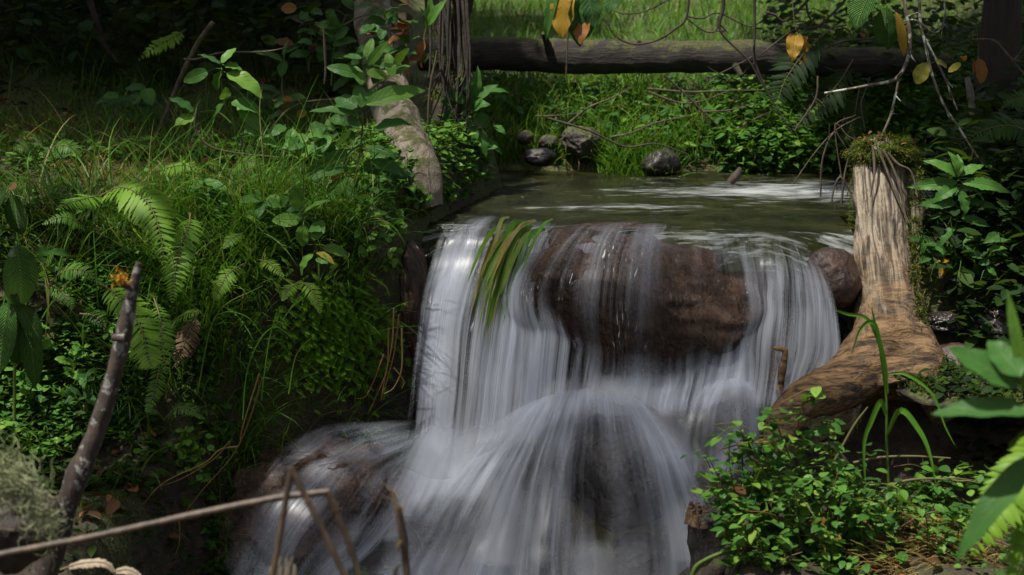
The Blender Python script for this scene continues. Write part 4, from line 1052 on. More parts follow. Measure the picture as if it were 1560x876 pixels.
plant('leafy_plant', 'narrow leaved sprig with upright leaves beside the mossy root', [[(618, 105), (618, 78), (620, 60)], [(645, 95), (646, 60), (650, 36)]],
      [(619,66,602,30,15,.8),(621,63,632,36,13,.8),(622,64,640,56,10,.7),(650,44,656,-8,17,.85),(652,40,682,-2,13,.7),(650,42,638,10,12,.7),(646,60,636,92,11,'brownleaf'),(648,70,643,105,13,'brownleaf',.9),(613,80,624,118,10,'brownleaf',.7)], 'lance', YU, 'lance')
plant('leafy_plant', 'small light green plant with paired leaves on the face of the left bank', [[(486, 425), (484, 385), (470, 352), (457, 322), (452, 300)]],
      [(457,336,413,336,19,.8),(461,327,504,306,17,.8),(456,318,449,279,20,.7),(462,342,462,376,18,.75),(478,366,492,335,20,.6),(491,378,530,391,16,.8),(478,386,459,420,19,.75),(482,384,510,404,10,'yellow',.9),(470,350,490,352,15,.5),(484,392,500,402,14,.5)], 'broad', G(486, 420, 4.2)[1] - .1, tint=(.7, .15))
YD = G(735, 262)[1]
plant('leafy_plant', 'bushy lance leaved plant at the left end of the fallen log', [[(735, 262), (725, 210), (718, 165), (716, 140)], [(725, 215), (700, 190), (690, 160)], [(730, 235), (745, 205), (752, 190)]],
      [(716,152,728,100,16,.6),(718,150,775,141,17,.5),(716,148,696,112,14,.5),(712,156,676,140,14,.45),(718,160,760,128,15,.4),(714,165,688,182,16,.4),(720,170,748,160,18,.35),(716,172,700,200,17,.4),(722,175,745,196,18,.4),(724,190,712,232,16,.4),(728,200,740,240,17,.5),(735,210,765,236,14,.45),
       (690,165,668,150,12,.4),(692,170,672,190,13,.4),(752,192,770,205,12,.5),(700,192,682,208,13,.5),(728,215,702,225,14,.55),(735,230,760,225,13,.5)], 'lance', YD, 'lance', bend=(.5, 1.6))
YE = 5.12
plant('leafy_plant', 'dark green serrated plant in the shade right of the stump', [[(1456, 470), (1455, 400), (1458, 330), (1461, 262)]],
      [(1461,268,1444,230,15,.7),(1460,270,1405,245,15,.7),(1459,278,1380,285,17,.6),(1462,268,1500,252,16,.65),(1464,278,1542,296,17,.6),(1462,266,1458,234,12,.7),(1458,285,1420,310,17,.5),(1464,284,1500,316,18,.5),(1460,290,1440,325,15,.5),(1463,290,1470,330,17,.5),
       (1458,310,1396,312,15,.4),(1462,308,1528,322,15,.45),(1458,330,1410,340,14,.35),(1464,332,1510,346,14,.35),(1456,345,1432,378,14,.35),(1462,350,1497,372,14,.35),
       (1456,385,1453,440,24,.75),(1464,408,1490,454,17,.7),(1452,380,1420,392,13,.4),(1460,372,1492,366,13,.5),(1447,395,1412,418,9,'yellow'),(1446,398,1413,440,10,'yellow',.5),(1450,398,1430,425,12,'yellow',1.)], 'lance', YE, 'lance', serr=.25, bend=(.5, 1.4), tint=(.55, .15))
YF = 2.55
plant('leafy_plant', 'large blurred leaves leaning in from the right edge of the foreground', [[(1600, 760), (1585, 660), (1562, 600), (1548, 560)]],
      [(1575,628,1418,632,34,.35),(1552,590,1442,530,42,.4),(1555,575,1505,518,40,.4),(1550,585,1532,530,26,'brownleaf',.7),(1562,600,1534,440,17,.8),(1575,650,1535,690,22,.3)], 'broad', YF, 'ovate', sr=.004, tint=(.6, .1), bend=(.2, .7))
plant('leafy_plant', 'long arching leaf blade at the lower right corner', [[(1610, 900), (1605, 780), (1580, 690)]],
      [(1582,690,1454,862,40,.3),(1590,720,1570,800,22,.3)], 'lance', 2.6, 'lance', tint=(.5, .1), bend=(.3, .6))
plant('leafy_plant', 'puckered ridge leaved plant at the left edge of the frame', [[(22, 640), (22, 520), (20, 455), (24, 372), (14, 290)], [(20, 455), (4, 470), (-20, 480)]],
      [(25,372,31,468,56,.55),(22,296,32,358,36,.45),(38,300,50,392,26,.3),(2,310,2,378,28,.35),(10,292,-12,330,26,.2),(14,288,26,284,14,'brownleaf',.5),(14,458,0,566,38,.5),(36,462,54,590,30,.45),(24,462,24,560,26,.3),(18,460,14,444,16,.6),(30,462,62,520,24,.35),(18,455,22,448,12,'brownleaf',.7)],
      'pucker', 4.3, 'ellip', sr=.004, bend=(.4, 1.0), fold=(-.05, .1), tint=(.4, .12), wav=.02)
YH = G(446, 200)[1] - .05
plant('leafy_plant', 'shaded broad leaved plant between the two taller ones on the left bank', [[(446, 230), (440, 180), (430, 140), (432, 95), (434, 55)]],
      [(432,95,382,80,14,.4),(434,92,428,118,15,.4),(433,88,440,60,10,.6),(438,150,416,165,16,.35),(440,150,466,150,14,.35),(436,170,400,190,15,.35),(442,175,470,195,16,.35),(430,150,447,154,10,'yellow'),(440,165,414,151,11,'yellow',.8),(444,200,470,215,14,.4),(444,205,415,225,14,.4),(463,168,455,182,12,'yellow',.7)], 'broad', YH)
plant('leafy_plant', 'dark leafy plant at the top edge above the grey log', [[(505, 130), (508, 80), (520, 40), (535, 10)], [(520, 40), (550, 25), (575, 22)]],
      [(520,40,478,38,15,.3),(535,15,570,8,14,.35),(560,22,594,28,16,.35),(560,28,590,36,12,.3),(508,58,486,45,13,.35),(512,60,530,40,12,.4),(508,14,500,30,14,.4),(535,12,520,-10,14,.3),(506,70,545,62,13,.4),(507,85,530,88,14,.4),(512,50,508,18,15,.35)], 'broad', 5.95, tint=(.35, .1))
# fuller foliage between the taller plants
def filler(x, y, n, w, label, mat='broad', kind='ovate', Yo=-.05, spread=34, tall=70, ln=(22, 44), tint=(.4, .18)):
    Yb = G(x, y, 4.2)[1] + Yo; S = []; L_ = []
    for k in range(3):
        tx2, ty2 = x + random.uniform(-1, 1) * spread, y - random.uniform(.5, 1) * tall; st_ = [(x + random.uniform(-4, 4), y + 6), ((x + tx2) / 2 + random.uniform(-5, 5), (y + ty2) / 2), (tx2, ty2)]; S.append(st_)
        c = catmull(st_, 20)
        for q in range(n // 3):
            b_ = c[random.randint(6, 19)]; a = random.uniform(-.5, 3.6); l = random.uniform(*ln)
            L_.append((b_[0], b_[1], b_[0] + math.cos(a) * l, b_[1] + math.sin(a) * l * .6 + 4, w * random.uniform(.7, 1.2)))
    plant('leafy_plant', label, S, L_, mat, Yb, kind, tint=tint, sr=.0025)
for x, y, tl, lab, mk in ((575, 118, 80, 'dark leafy plant covering the upper part of the grey leaning log', 'broad'), (610, 95, 90, 'mixed brown and green leaves between the grey log and the mossy root', 'lance'), (470, 90, 80, 'dim leafy plant at the top of the left bank above the hooked stem', 'broad')):
    L_ = []
    for k in range(22):
        a = random.uniform(-.6, 3.8); bx, by = x + random.uniform(-24, 24), y - random.uniform(0, 1) * tl; l = random.uniform(18, 36)
        L_.append((bx, by, bx + math.cos(a) * l, by + math.sin(a) * l * .6, random.uniform(10, 16)) + (('brownleaf', random.random()) if random.random() < .25 else (random.uniform(.15, .5),)))
    plant('leafy_plant', lab, [[(x, y + 20), (x + 4, y - tl * .4), (x - 3, y - tl)], [(x, y + 10), (x + 18, y - tl * .5)], [(x, y + 10), (x - 18, y - tl * .6)]], L_, mk, 5.72 if x > 500 else 6.0, 'ovate' if mk == 'broad' else 'lance', sr=.0025)
filler(505, 225, 18, 18, 'dense shaded leaves left of the tall plant by the grey log', tint=(.35, .15))
filler(395, 190, 15, 17, 'dim broad leaved plant behind the plant with the bare stem', Yo=.1, tint=(.3, .15))
filler(480, 262, 18, 18, 'low bushy plant between the tall plant and the curved vine')
filler(425, 345, 18, 19, 'broad leaved plant standing in the long grass left of the small light green plant', Yo=-.1, tint=(.55, .2), ln=(24, 44))
filler(330, 330, 15, 17, 'broad leaved plant in the grass right of the large bright fern', Yo=-.08, tint=(.5, .2))
filler(565, 390, 24, 10, 'small leaved plant trailing down the bank edge beside the falls', 'cress', 'ovate', -.05, 34, 60, (10, 18), (.6, .2))
filler(598, 420, 24, 9, 'small leaved plant on the bank edge touching the wet rock face', 'cress', 'ovate', -.05, 22, 60, (9, 16), (.65, .2))
filler(205, 190, 15, 17, 'dim broad leaved plant left of the leaning stick', tint=(.35, .15))
filler(420, 240, 15, 14, 'low broad leaved plant under the yellow leaves on the left bank')
filler(590, 285, 15, 14, 'leafy plant partly hiding the foot of the grey leaning log')
filler(545, 150, 15, 13, 'leafy plant in the shade at the left side of the grey log', Yo=-.1, tint=(.35, .15))
filler(690, 300, 18, 10, 'small leafy herb between the grey log and the left shore of the pool', 'cress', 'ovate', -.03, 40, 34, (10, 20), (.55, .2))
filler(640, 315, 18, 9, 'small leafy herb on the mossy edge below the grey log', 'cress', 'ovate', -.03, 30, 34, (9, 16), (.5, .2))
filler(80, 440, 18, 13, 'leafy plant on the bank face right of the puckered leaves', 'lance', 'lance', -.06, 40, 60, (18, 34), (.35, .2))
filler(130, 620, 18, 11, 'dim leafy plant at the foot of the bank left of the mottled branch', 'lance', 'lance', -.06, 50, 60, (16, 30), (.3, .2))
filler(1500, 420, 18, 12, 'dim leafy plant in the shade at the right edge', 'lance', 'lance', -.06, 50, 70, (18, 36), (.3, .15))
filler(1420, 400, 15, 11, 'dim leafy plant close behind the right side of the stump', 'lance', 'lance', -.03, 30, 60, (16, 30), (.3, .15))
filler(1530, 840, 24, 12, 'leafy herb at the foot of the hanging fern in the lower right corner', 'cress', 'ovate', -.1, 50, 60, (10, 20), (.45, .2))
# row of small plants filling the left bank
small = [(60, 520, 'low leafy sprig below the puckered leaves at the left edge'), (110, 560, 'low leafy sprig left of the mottled branch'), (40, 590, 'leafy sprig at the dark foot of the left bank'), (560, 330, 'trailing small leaved sprig below the grey log'), (600, 350, 'trailing leafy sprig beside the wet rock at the falls edge'), (585, 300, 'small herb at the foot of the grey log')]
for (x, y, lab) in small:
    L_ = []
    for k in range(16):
        a = random.uniform(0, 6.28); q = random.uniform(6, 30)
        bx, by = x + random.uniform(-8, 8), y + random.uniform(-26, 12)
        L_.append((bx, by, bx + math.cos(a) * q * .8, by + math.sin(a) * q * .6, random.uniform(8, 13)))
    plant('herb', lab, [[(x, y + 16), (x + 3, y - 5), (x - 2, y - 28)]], L_, 'cress', G(x, y + 12, 4.0)[1] - .04, 'ovate', sr=.002, tint=(.5, .2))

# watercress clump by the stream
YW = G(292, 735, 3.8)[1] - .02
L_ = []
for k in range(60):
    bx, by = random.gauss(290, 15), random.gauss(690, 20); a = random.uniform(0, 6.28)
    L_.append((bx, by, bx + math.cos(a) * 12, by + math.sin(a) * 9, random.uniform(8, 12), random.uniform(.45, 1)))
plant('watercress', 'bright round leaved herb clump on the dark stream edge above the long reed', [[(292, 738), (290, 700), (286, 664)], [(292, 738), (300, 700), (308, 680)], [(292, 738), (280, 710), (270, 690)]], L_, 'cress', YW, 'round', sr=.0016, bend=(.1, .5))

# ================================================================== FERNS
def fern(label, fronds, Y, mat='fern', name='fern', group=None, base=None, **kw):
    """fronds: (list of (px,py[,dY]), half width px, n, tint)"""
    f0 = fronds[0][0][0]
    if Y < 0:                                             # stand clear of the bank surface
        Y = min(G(q[0], q[1], 3.9)[1] for f in fronds for q in f[0]) + Y
    b = P(f0[0], f0[1], Y) if base is None else base
    root = empty(name, b, label, 'fern', group); o = np.array(b)
    for pts, hw, n, tint, *rest in fronds:
        m = MB(); kk = dict(kw); kk.update(rest[0] if rest else {})
        frond(m, [P(q[0], q[1], Y + (q[2] if len(q) > 2 else 0)) for q in pts], hw * 1.12 * PXM(Y), n, tint=min(1, tint + .08) if mat == 'fern' else tint, **kk)
        m.build('frond', [M[mat], M['stem']], root, o)
    return root
fern('large bright fern arching down over the left bank', [
     ([(150, 300, .12), (185, 285, .02), (222, 305, -.03), (243, 350, -.08), (251, 410, -.12)], 42, 30, .72),
     ([(150, 300, .12), (180, 292, .05), (210, 283, .0), (232, 277, -.04)], 26, 20, .72),
     ([(290, 325, .1), (287, 345, .02), (272, 385, -.04), (266, 425, -.08), (262, 462, -.1)], 30, 26, .66),
     ([(160, 300, .12), (140, 300, .06), (110, 308, .0), (85, 320, -.05)], 24, 20, .55)], 4.46)
fern('mid height fern with two long fronds behind the mottled branch', [
     ([(150, 430, .1), (185, 455, .03), (215, 500, -.03), (226, 545, -.06), (234, 560, -.08)], 38, 30, .72),
     ([(235, 455, .1), (245, 490, .0), (248, 530, -.04), (255, 572, -.07)], 24, 22, .5),
     ([(245, 500, .1), (262, 490, .02), (285, 478, -.03), (308, 475, -.05)], 20, 18, .68),
     ([(245, 540, .06), (240, 575, .0), (232, 605, -.02), (222, 630, -.04)], 17, 20, .45)], 4.38)
fern('withered brown fern frond hanging below the bright fern', [([(302, 478, .04), (290, 500, 0), (278, 530, -.03), (266, 560, -.04)], 22, 20, .35), ([(300, 480, .04), (292, 520, 0), (288, 545, -.03)], 14, 14, .2)], 4.5, 'deadfern')
fern('small fern beside the grass on the face of the left bank', [([(372, 402, .05), (350, 415, 0), (335, 438, -.02), (325, 460, -.03)], 20, 18, .72), ([(370, 355, .05), (355, 362, 0), (340, 378, -.02)], 15, 14, .55), ([(396, 396, .05), (412, 402, 0), (432, 422, -.02)], 13, 14, .72)], 4.5)
fern('short fern lying across the mossy top of the left bank', [([(235, 262, .04), (262, 254, 0), (285, 252, -.02), (308, 262, -.03)], 19, 12, .6, dict(pw=.2, serr=.1))], 5.0)
fern('dusky fern frond reaching left from the bright fern', [([(138, 356, .04), (118, 338, 0), (95, 330, -.02), (62, 342, -.03)], 19, 22, .35), ([(120, 335, .05), (140, 318, 0), (150, 300, -.02)], 18, 14, .4)], 4.7)
fern('dark little fern in the shade behind the mottled branch', [([(122, 478, .03), (140, 480, 0), (155, 490, -.02), (165, 507, -.03)], 16, 16, .2)], 4.5)
fern('dim yellowish fern in the dark slope at the top left', [([(283, 45, .04), (262, 58, 0), (235, 72, -.02), (210, 92, -.03)], 20, 14, .75, dict(pw=.18, serr=.2))], 6.3)
fern('grey green shaded fern arching at the right edge', [([(1590, 215, .0), (1545, 192, 0), (1500, 198, -.02), (1450, 228, -.05)], 32, 26, .12), ([(1590, 262, .0), (1550, 238, 0), (1500, 242, -.02), (1465, 262, -.05)], 26, 22, .08), ([(1590, 170), (1560, 150), (1530, 158)], 24, 18, .15)], 5.35)
fern('light green fern hanging at the lower right corner', [([(1600, 640, .0), (1570, 690, 0), (1540, 745, -.02), (1505, 800, -.04), (1480, 850, -.05)], 52, 20, .75, dict(pw=.17, serr=.25)), ([(1610, 700), (1590, 780), (1560, 850), (1540, 900)], 46, 18, .6, dict(pw=.17))], 3.0)
fern('drooping dark fern in front of the log at the right', [([(1270, 40, .0), (1230, 75, 0), (1195, 125, -.02), (1180, 175, -.04)], 40, 20, .15), ([(1300, 90, .0), (1275, 130, 0), (1240, 165, -.02), (1205, 200, -.04)], 36, 20, .15), ([(1310, 130, .0), (1300, 180, 0), (1285, 220, -.02)], 28, 16, .15)], 5.9, 'dark')
fern('curled withered grey fern on the ground at the lower left corner', [([(92, 868), (125, 858), (160, 858), (178, 876)], 10, 24, .95, dict(pw=.3, ang=40)), ([(170, 872), (195, 868), (218, 880)], 9, 16, .9, dict(pw=.3, ang=40))], 3.2, 'deadfern')

fern('small bright fern between the long grass and the feathery moss', [([(455, 430, .04), (470, 436, 0), (482, 455, -.02), (488, 478, -.03)], 15, 16, .7), ([(455, 430, .04), (440, 440, 0), (430, 458, -.02)], 13, 14, .6)], 4.52)
fern('mid green fern spreading beside the puckered leaved plant', [([(75, 430, .04), (100, 412, 0), (128, 412, -.02), (150, 430, -.03)], 20, 20, .45), ([(75, 430, .04), (70, 405, 0), (82, 385, -.02)], 17, 16, .4), ([(75, 432, .04), (95, 445, 0), (112, 470, -.03)], 18, 16, .5)], 4.45)
fern('low fern near the dark foot of the bank right of the mottled branch', [([(250, 640, .04), (268, 622, 0), (290, 622, -.02), (306, 638, -.03)], 16, 16, .4), ([(250, 640, .04), (238, 625, 0), (226, 628, -.02)], 13, 12, .35)], 4.3)
fern('arching fern at the back of the left bank beside the vine', [([(345, 275, .04), (360, 250, 0), (385, 245, -.02), (405, 262, -.03)], 20, 18, .5), ([(345, 275, .04), (335, 255, 0), (315, 250, -.02)], 18, 14, .45)], 4.95)
fern('shaded fern under the dark slope at the far left', [([(60, 250, .04), (80, 225, 0), (105, 222, -.02), (125, 238, -.03)], 22, 18, .3), ([(60, 250, .04), (45, 225, 0), (20, 225, -.02)], 20, 16, .3)], 5.3)
# ================================================================== CREEPER, LOWER RIGHT
cr = empty('creeping_plant', (0.85, 4.05, -.5), 'spreading small leaved creeper over the bank at the lower right', 'creeper'); o = np.array(cr.location)
ms = MB(); ml = MB(); tmc = leaf_template('ovate', 6, .36, .6, .2)
def creeper_runner(pts, nl, size, spread=9):
    c = catmull(pts, 40); tube(ms, c[::6], np.linspace(.0022, .0011, 7), 5, 24, .1, tint=random.uniform(.3, 1))
    t = rng.integers(3, 40, nl); n = nl
    pos = c[t] + rng.normal(0, 1, (n, 3)) * spread * .001
    scatter(ml, pos, rng.uniform(.5, 1.35, n) * size, rng.uniform(0, 6.28, n), rng.uniform(-.6, .5, n), rng.uniform(-.5, .5, n), np.clip(rng.normal(.46, .3, n), 0, 1), tmc)
for k in range(120):
    u = random.random()
    # runners start near the bank foot and reach up and left towards the water
    x = random.uniform(1110, 1500); y = random.uniform(740, 890); yy = np.interp(y, (720, 900), (4.1, 3.75))
    top = np.interp(x, (1080, 1140, 1200, 1260, 1330, 1420, 1520), (700, 640, 615, 640, 715, 760, 770))
    ty = random.uniform(max(top, y - 150), y + 5) if y - 40 > top else y - 20
    tx_ = x + random.uniform(-60, 40)
    tx_ = max(tx_, np.interp(ty, (620, 700, 740, 880), (1130, 1068, 1080, 1130)))
    creeper_runner([P(x, y, yy + .05), P((x + tx_) / 2 + random.uniform(-20, 20), (y + ty) / 2 - 12, yy), P(tx_, ty, yy - .02)], random.randint(14, 26), .024, 11)
for pts, nl in (([(1150, 860), (1110, 790), (1085, 720), (1068, 682)], 20), ([(1190, 800), (1150, 700), (1120, 650), (1080, 680)], 26), ([(1230, 760), (1215, 680), (1222, 620), (1245, 602)], 34), ([(1240, 760), (1200, 690), (1180, 640), (1160, 640)], 30), ([(1300, 800), (1270, 720), (1262, 660), (1268, 640)], 26), ([(1170, 760), (1140, 690), (1135, 660)], 22), ([(1200, 745), (1170, 700), (1155, 665)], 24), ([(1235, 740), (1225, 690), (1205, 650)], 24)):
    creeper_runner([P(x, y, 4.02 - .0006 * (860 - y)) for x, y in pts], nl, .026, 12)
my = MB(); base_ = np.vstack(ml.V).reshape(-1, len(tmc[0]), 3)[:, 0]; q = base_[rng.integers(0, len(base_), 70)]; n = len(q)
scatter(my, q + np.array((0, -.01, .004)), rng.uniform(.012, .026, n), rng.uniform(0, 6.28, n), rng.uniform(-1.2, .2, n), rng.uniform(-.6, .6, n), rng.random(n), leaf_template('ovate', 6, .3, .9, .4))
my.build('yellowed_foliage', M['yellow'], cr, o)
for k in range(46):
    b_ = base_[rng.integers(0, len(base_))]; d = unit(np.array((rng.uniform(-1, 1), -.3, rng.uniform(-.1, .5)))); l = rng.uniform(.05, .14)
    tube(ms, [b_ - d * l * .5, b_ + np.array((0, -.012, .012)), b_ + d * l * .5], [.0016, .0014, .0008], 5, 14, .1, tint=rng.uniform(.75, 1))
ms.build('runner', M['stem'], cr, o); ml.build('foliage', M['cress'], cr, o)
m = MB()
q = []
for k in range(360):
    x = random.uniform(1330, 1540); y = random.uniform(800, 880); a = random.uniform(2.3, 3.9); l = random.uniform(20, 70)
    yy = np.interp(y, (720, 900), (4.1, 3.75)) - .03
    tube(m, [P(x, y, yy), P(x + math.cos(a) * l * .5, y - 8 + math.sin(a) * l * .4, yy - .02), P(x + math.cos(a) * l, y + math.sin(a) * l, yy - .03)], [.0012, .001, .0006], 4, 8, tint=random.random())
tag(m.build('dry_grass', M['straw'], None), 'pale dry grass mat among the creeper at the lower right', 'dry grass', kind='stuff')
for pts, lab in (([(1300, 705), (1340, 697), (1390, 695), (1448, 698)], 'upper of the two bare stems reaching right over the dark hollow'), ([(1335, 755), (1370, 735), (1415, 729), (1465, 733)], 'lower of the two bare stems reaching right over the dark hollow'), ([(1270, 705), (1300, 650), (1322, 620)], 'short bare green stem rising out of the creeper towards the root')):
    m = MB(); c, _ = tube(m, [P(x, y, 3.98) for x, y in pts], [.0034, .003, .0024, .0016], 6, 30, .1, tint=.75)
    for k in range(6):
        b_ = c[int(6 + k * 4)]; tube(m, [b_, b_ + np.array((random.uniform(-.004, .004), 0, -random.uniform(.006, .02)))], [.0012, .0005], 4, 6, tint=.95)
    tag(m.build('plant_stem', M['stem'], None, P(*pts[0], 3.98)), lab, 'stem')

# tall grass stalk with drooping blades
gs = empty('grass_stalk', P(1356, 770, 3.95), 'single tall grass stalk with drooping blades in front of the stump root', 'grass stalk'); o = np.array(gs.location)
m = MB(); tube(m, [P(1356, 775, 3.95), P(1351, 680, 3.95), P(1350, 600, 3.95), P(1340, 520, 3.95), P(1328, 468, 3.95)], [.0032, .003, .0026, .002, .001], 6, 30, tint=.35)
m.build('stem', M['stem'], gs, o)
for pts, w in (([(1350, 560), (1325, 490), (1290, 478), (1268, 471)], 6), ([(1348, 590), (1335, 498), (1312, 500), (1296, 545)], 7), ([(1350, 632), (1342, 612), (1328, 640), (1316, 680), (1320, 760)], 10), ([(1351, 662), (1372, 625), (1400, 655), (1416, 690), (1427, 745)], 10), ([(1350, 570), (1380, 570), (1420, 600), (1440, 650), (1458, 684)], 5), ([(1352, 600), (1345, 540), (1327, 470)], 9)):
    c = catmull([P(x, y, 3.94 - .01 * i_) for i_, (x, y) in enumerate(pts)], 24); m = MB(); hw = w * .5 * PXM(3.95)
    t = np.linspace(0, 1, 24); ww = hw * np.minimum(1, .5 + 2 * t) * np.clip(1 - t ** 3, .05, 1)
    T = np.gradient(c, axis=0); S = np.cross(T, np.array((.35, -.9, .2))); S /= np.linalg.norm(S, axis=1)[:, None]
    V = np.stack([c - S * ww[:, None], c + np.array((0, .002, -.0006)), c + S * ww[:, None]], 1).reshape(-1, 3)
    i = np.arange(23)[:, None] * 3; j = np.arange(2)[None, :]
    m.add(V, np.stack([i + j, i + j + 1, i + 4 + j, i + 3 + j], -1).reshape(-1, 4), None, .62)
    m.build('blade', M['meadow'], gs, o)

# ================================================================== TWIGS AND BRANCHES
def px_path(pts, Y): return [P(q[0], q[1], Y + (q[2] if len(q) > 2 else 0)) for q in pts]
def shrub(name, label, branches, Y, mat, cat='shrub', parts=()):
    b = px_path([branches[0][0][0]], Y)[0]; root = empty(name, b, label, cat); o = np.array(b)
    for pts, w in branches:
        m = MB(); w = w if isinstance(w, (list, tuple)) else [w, w * .8, w * .5]
        c, r = tube(m, px_path(pts, Y), np.asarray(w) * .38 * PXM(Y), 7, 36, .25, lumpscale=40, seed=random.random() * 9)
        for k in range(3):
            i0 = random.randint(8, 30); d = unit(c[min(i0 + 1, 35)] - c[i0]); s = unit(d + rng.normal(0, .8, 3)); l = random.uniform(.02, .06)
            tube(m, [c[i0], c[i0] + s * l * .5, c[i0] + s * l + np.array((0, 0, random.uniform(-.01, .01)))], [r[i0] * .6, r[i0] * .4, r[i0] * .25], 5, 8, .2)
        m.build('branch', mat, root, o)
    return root
shrub('bare_shrub', 'bare tangle of dark twigs hanging in front of the log', [
    ([(1051, -30), (1046, 25), (1027, 45), (1000, 62), (965, 67), (938, 55), (923, 31)], [5, 5, 4, 4, 3]), ([(1060, -20), (1014, 2), (983, 17), (952, 21), (930, 15)], [4, 3, 2]),
    ([(1102, -30), (1102, 10), (1098, 48), (1140, 92), (1160, 127)], [9, 8, 5, 4, 3]), ([(1149, -30), (1150, 40), (1149, 89), (1162, 125), (1177, 154), (1205, 200)], [7, 6, 6, 5, 4, 3]),
    ([(1149, 85), (1125, 98), (1090, 115), (1074, 120)], [4, 3, 2]), ([(1297, -10), (1249, 38), (1211, 45), (1160, 82)], [5, 5, 4, 3]), ([(1228, -20), (1232, 24), (1256, 42), (1290, 38)], [5, 4, 3]),
    ([(1013, 115), (1044, 144), (1068, 168), (1096, 193)], [4, 4, 3]), ([(1400, 26), (1340, 56), (1280, 64), (1240, 86), (1190, 120)], [4, 4, 3]), ([(1046, 25), (1070, 28), (1095, 20), (1140, 40), (1160, 32)], [4, 3, 3]),
    ([(1250, -20), (1200, 30), (1180, 22), (1165, 18)], [6, 5, 3]), ([(1046, 28), (1075, 48), (1092, 45), (1094, 25)], [4, 3, 3])], 6.25, M['twigdark'])
shrub('lichened_shrub', 'lichen covered branches reaching down to the stump top', [
    ([(1372, -40), (1379, 10), (1386, 51), (1383, 89), (1365, 120), (1324, 130), (1256, 142)], [9, 9, 9, 8, 8, 6, 4]), ([(1369, 122), (1362, 155), (1355, 181), (1333, 229)], [6, 5, 5, 4]),
    ([(1400, -40), (1402, 30), (1408, 60), (1420, 113), (1437, 158), (1461, 195), (1496, 247), (1526, 262)], [7, 6, 6, 6, 5, 5, 4, 3]), ([(1410, 60), (1428, 95), (1444, 130), (1458, 168)], [5, 5, 4, 3]),
    ([(1430, -30), (1440, 20), (1425, 50), (1390, 30), (1345, 48)], [5, 4, 3])], 5.28, M['twiglich'])
shrub('lichened_shrub', 'thin grey branch slanting across the right top corner', [([(1480, 60), (1513, 62), (1533, 82), (1560, 113), (1600, 150)], [5, 6, 7, 7, 8])], 5.6, M['twig'])
shrub('dry_shrub', 'dry thin stems rising from the pool edge left of the stump', [
    ([(1290, 300), (1300, 250), (1273, 194), (1304, 175)], [3, 3, 3, 2]), ([(1208, 281), (1239, 236), (1273, 199), (1310, 178)], [3, 3, 3, 2]), ([(1250, 300), (1252, 250), (1262, 215), (1272, 200)], [4, 4, 3]), ([(1300, 300), (1280, 270), (1268, 300), (1272, 320)], [4, 4, 3]),
    ([(1285, 290), (1272, 192), (1294, 209), (1335, 228)], [3, 3, 3, 3]), ([(1318, 200), (1312, 160), (1318, 140)], [3, 3, 2]), ([(1282, 310), (1288, 260), (1300, 215)], [5, 4, 3]), ([(1211, 199), (1242, 151), (1246, 116)], [4, 4, 4])], 5.5, M['twig'])
for pts, w, Y, lab in (
    ([(986, 135), (1051, 140), (1110, 138), (1180, 137)], 5, 6.5, 'straight pale twig lying level under the log'), ([(988, 140), (1034, 156), (1068, 154), (1113, 137)], 4, 6.48, 'sagging pale twig just below the level one'),
    ([(863, 190), (897, 164), (930, 150), (965, 132)], 5, 6.45, 'pale dry stick slanting up through the far bank grass'), ([(834, 180), (897, 199), (952, 223), (1000, 219), (1048, 235)], 5, 6.25, 'dark bent twig hanging above the pool from the far bank'),
    ([(930, 209), (960, 203), (1000, 187), (1051, 176)], 5, 6.38, 'pale twig slanting across the bright grass tuft'), ([(1116, 200), (1140, 186), (1175, 170)], 7, 6.45, 'thick grey stick end among the bright herbs'),
    ([(815, 177), (850, 176), (885, 172)], 3, 6.45, 'short thin twig above the shore rocks'), ([(1065, 170), (1110, 168), (1150, 158)], 4, 6.4, 'curved brown twig beside the herbs on the far bank')):
    m = MB(); tube(m, px_path(pts, Y), np.linspace(w, w * .4, len(pts)) * .4 * PXM(Y), 7, 40, .4, lumpscale=55)
    tag(m.build('twig', M['twigdark'] if 'dark' in lab else M['twig'], None, P(*pts[0], Y)), lab, 'twig')
def stick(name, label, pts, w, Y, mat, cat='stick', lump=.18):
    m = MB(); w = w if isinstance(w, (list, tuple)) else [w] * len(pts)
    tube(m, px_path(pts, Y), np.asarray(w) * .45 * PXM(Y), 9, 60, lump * 1.8, lumpscale=45, seed=random.random() * 9)
    ptz = px_path(pts, Y); b = min(ptz, key=lambda q: q[2])
    return tag(m.build(name, mat, None, b), label, cat)
YL = G(233, 222)[1]
stick('stick', 'pale brown stick leaning on the dark slope of the left bank', [(233, 222), (260, 155), (284, 99), (305, 60), (325, 34)], [6, 7, 8, 8, 9], YL, M['twig'])
stick('vine', 'thin vine curving along the left bank grass', [(300, 165), (298, 195), (318, 222), (360, 233), (425, 240)], [4, 4, 5, 4, 3], YA - .05, M['twig'], 'vine')
stick('vine', 'brown runner crossing the leaning stick', [(280, 90), (300, 90), (340, 80), (400, 79), (440, 72)], [4, 4, 3, 3, 2], YL - .1, M['twig'], 'vine')
stick('branch', 'mossy dark branch hanging down the black slope at the top left', [(132, -30), (137, 0), (151, 45), (164, 75), (192, 110), (215, 118)], [12, 12, 11, 9, 6, 3], 6.4, M['bark_dark'], 'branch')
stick('stick', 'thin upright dry stick beside the mossy root', [(652, 222), (654, 147), (666, 77)], [3, 4, 4], 5.6, M['twig'])
stick('stick', 'thin brown stem with a hooked end above the shaded leaves', [(494, 128), (496, 105), (493, 42)], [3, 4, 4], 5.7, M['twig'])
stick('stick', 'dry fallen twig lying across the left bank grass', [(410, 200), (450, 160), (520, 150)], [4, 4, 3], YH - .05, M['twig'])
stick('stick', 'thin dangling stem hanging in front of the log', [(865, 45), (864, 80), (862, 122)], [3, 3, 2], 6.4, M['twig'])
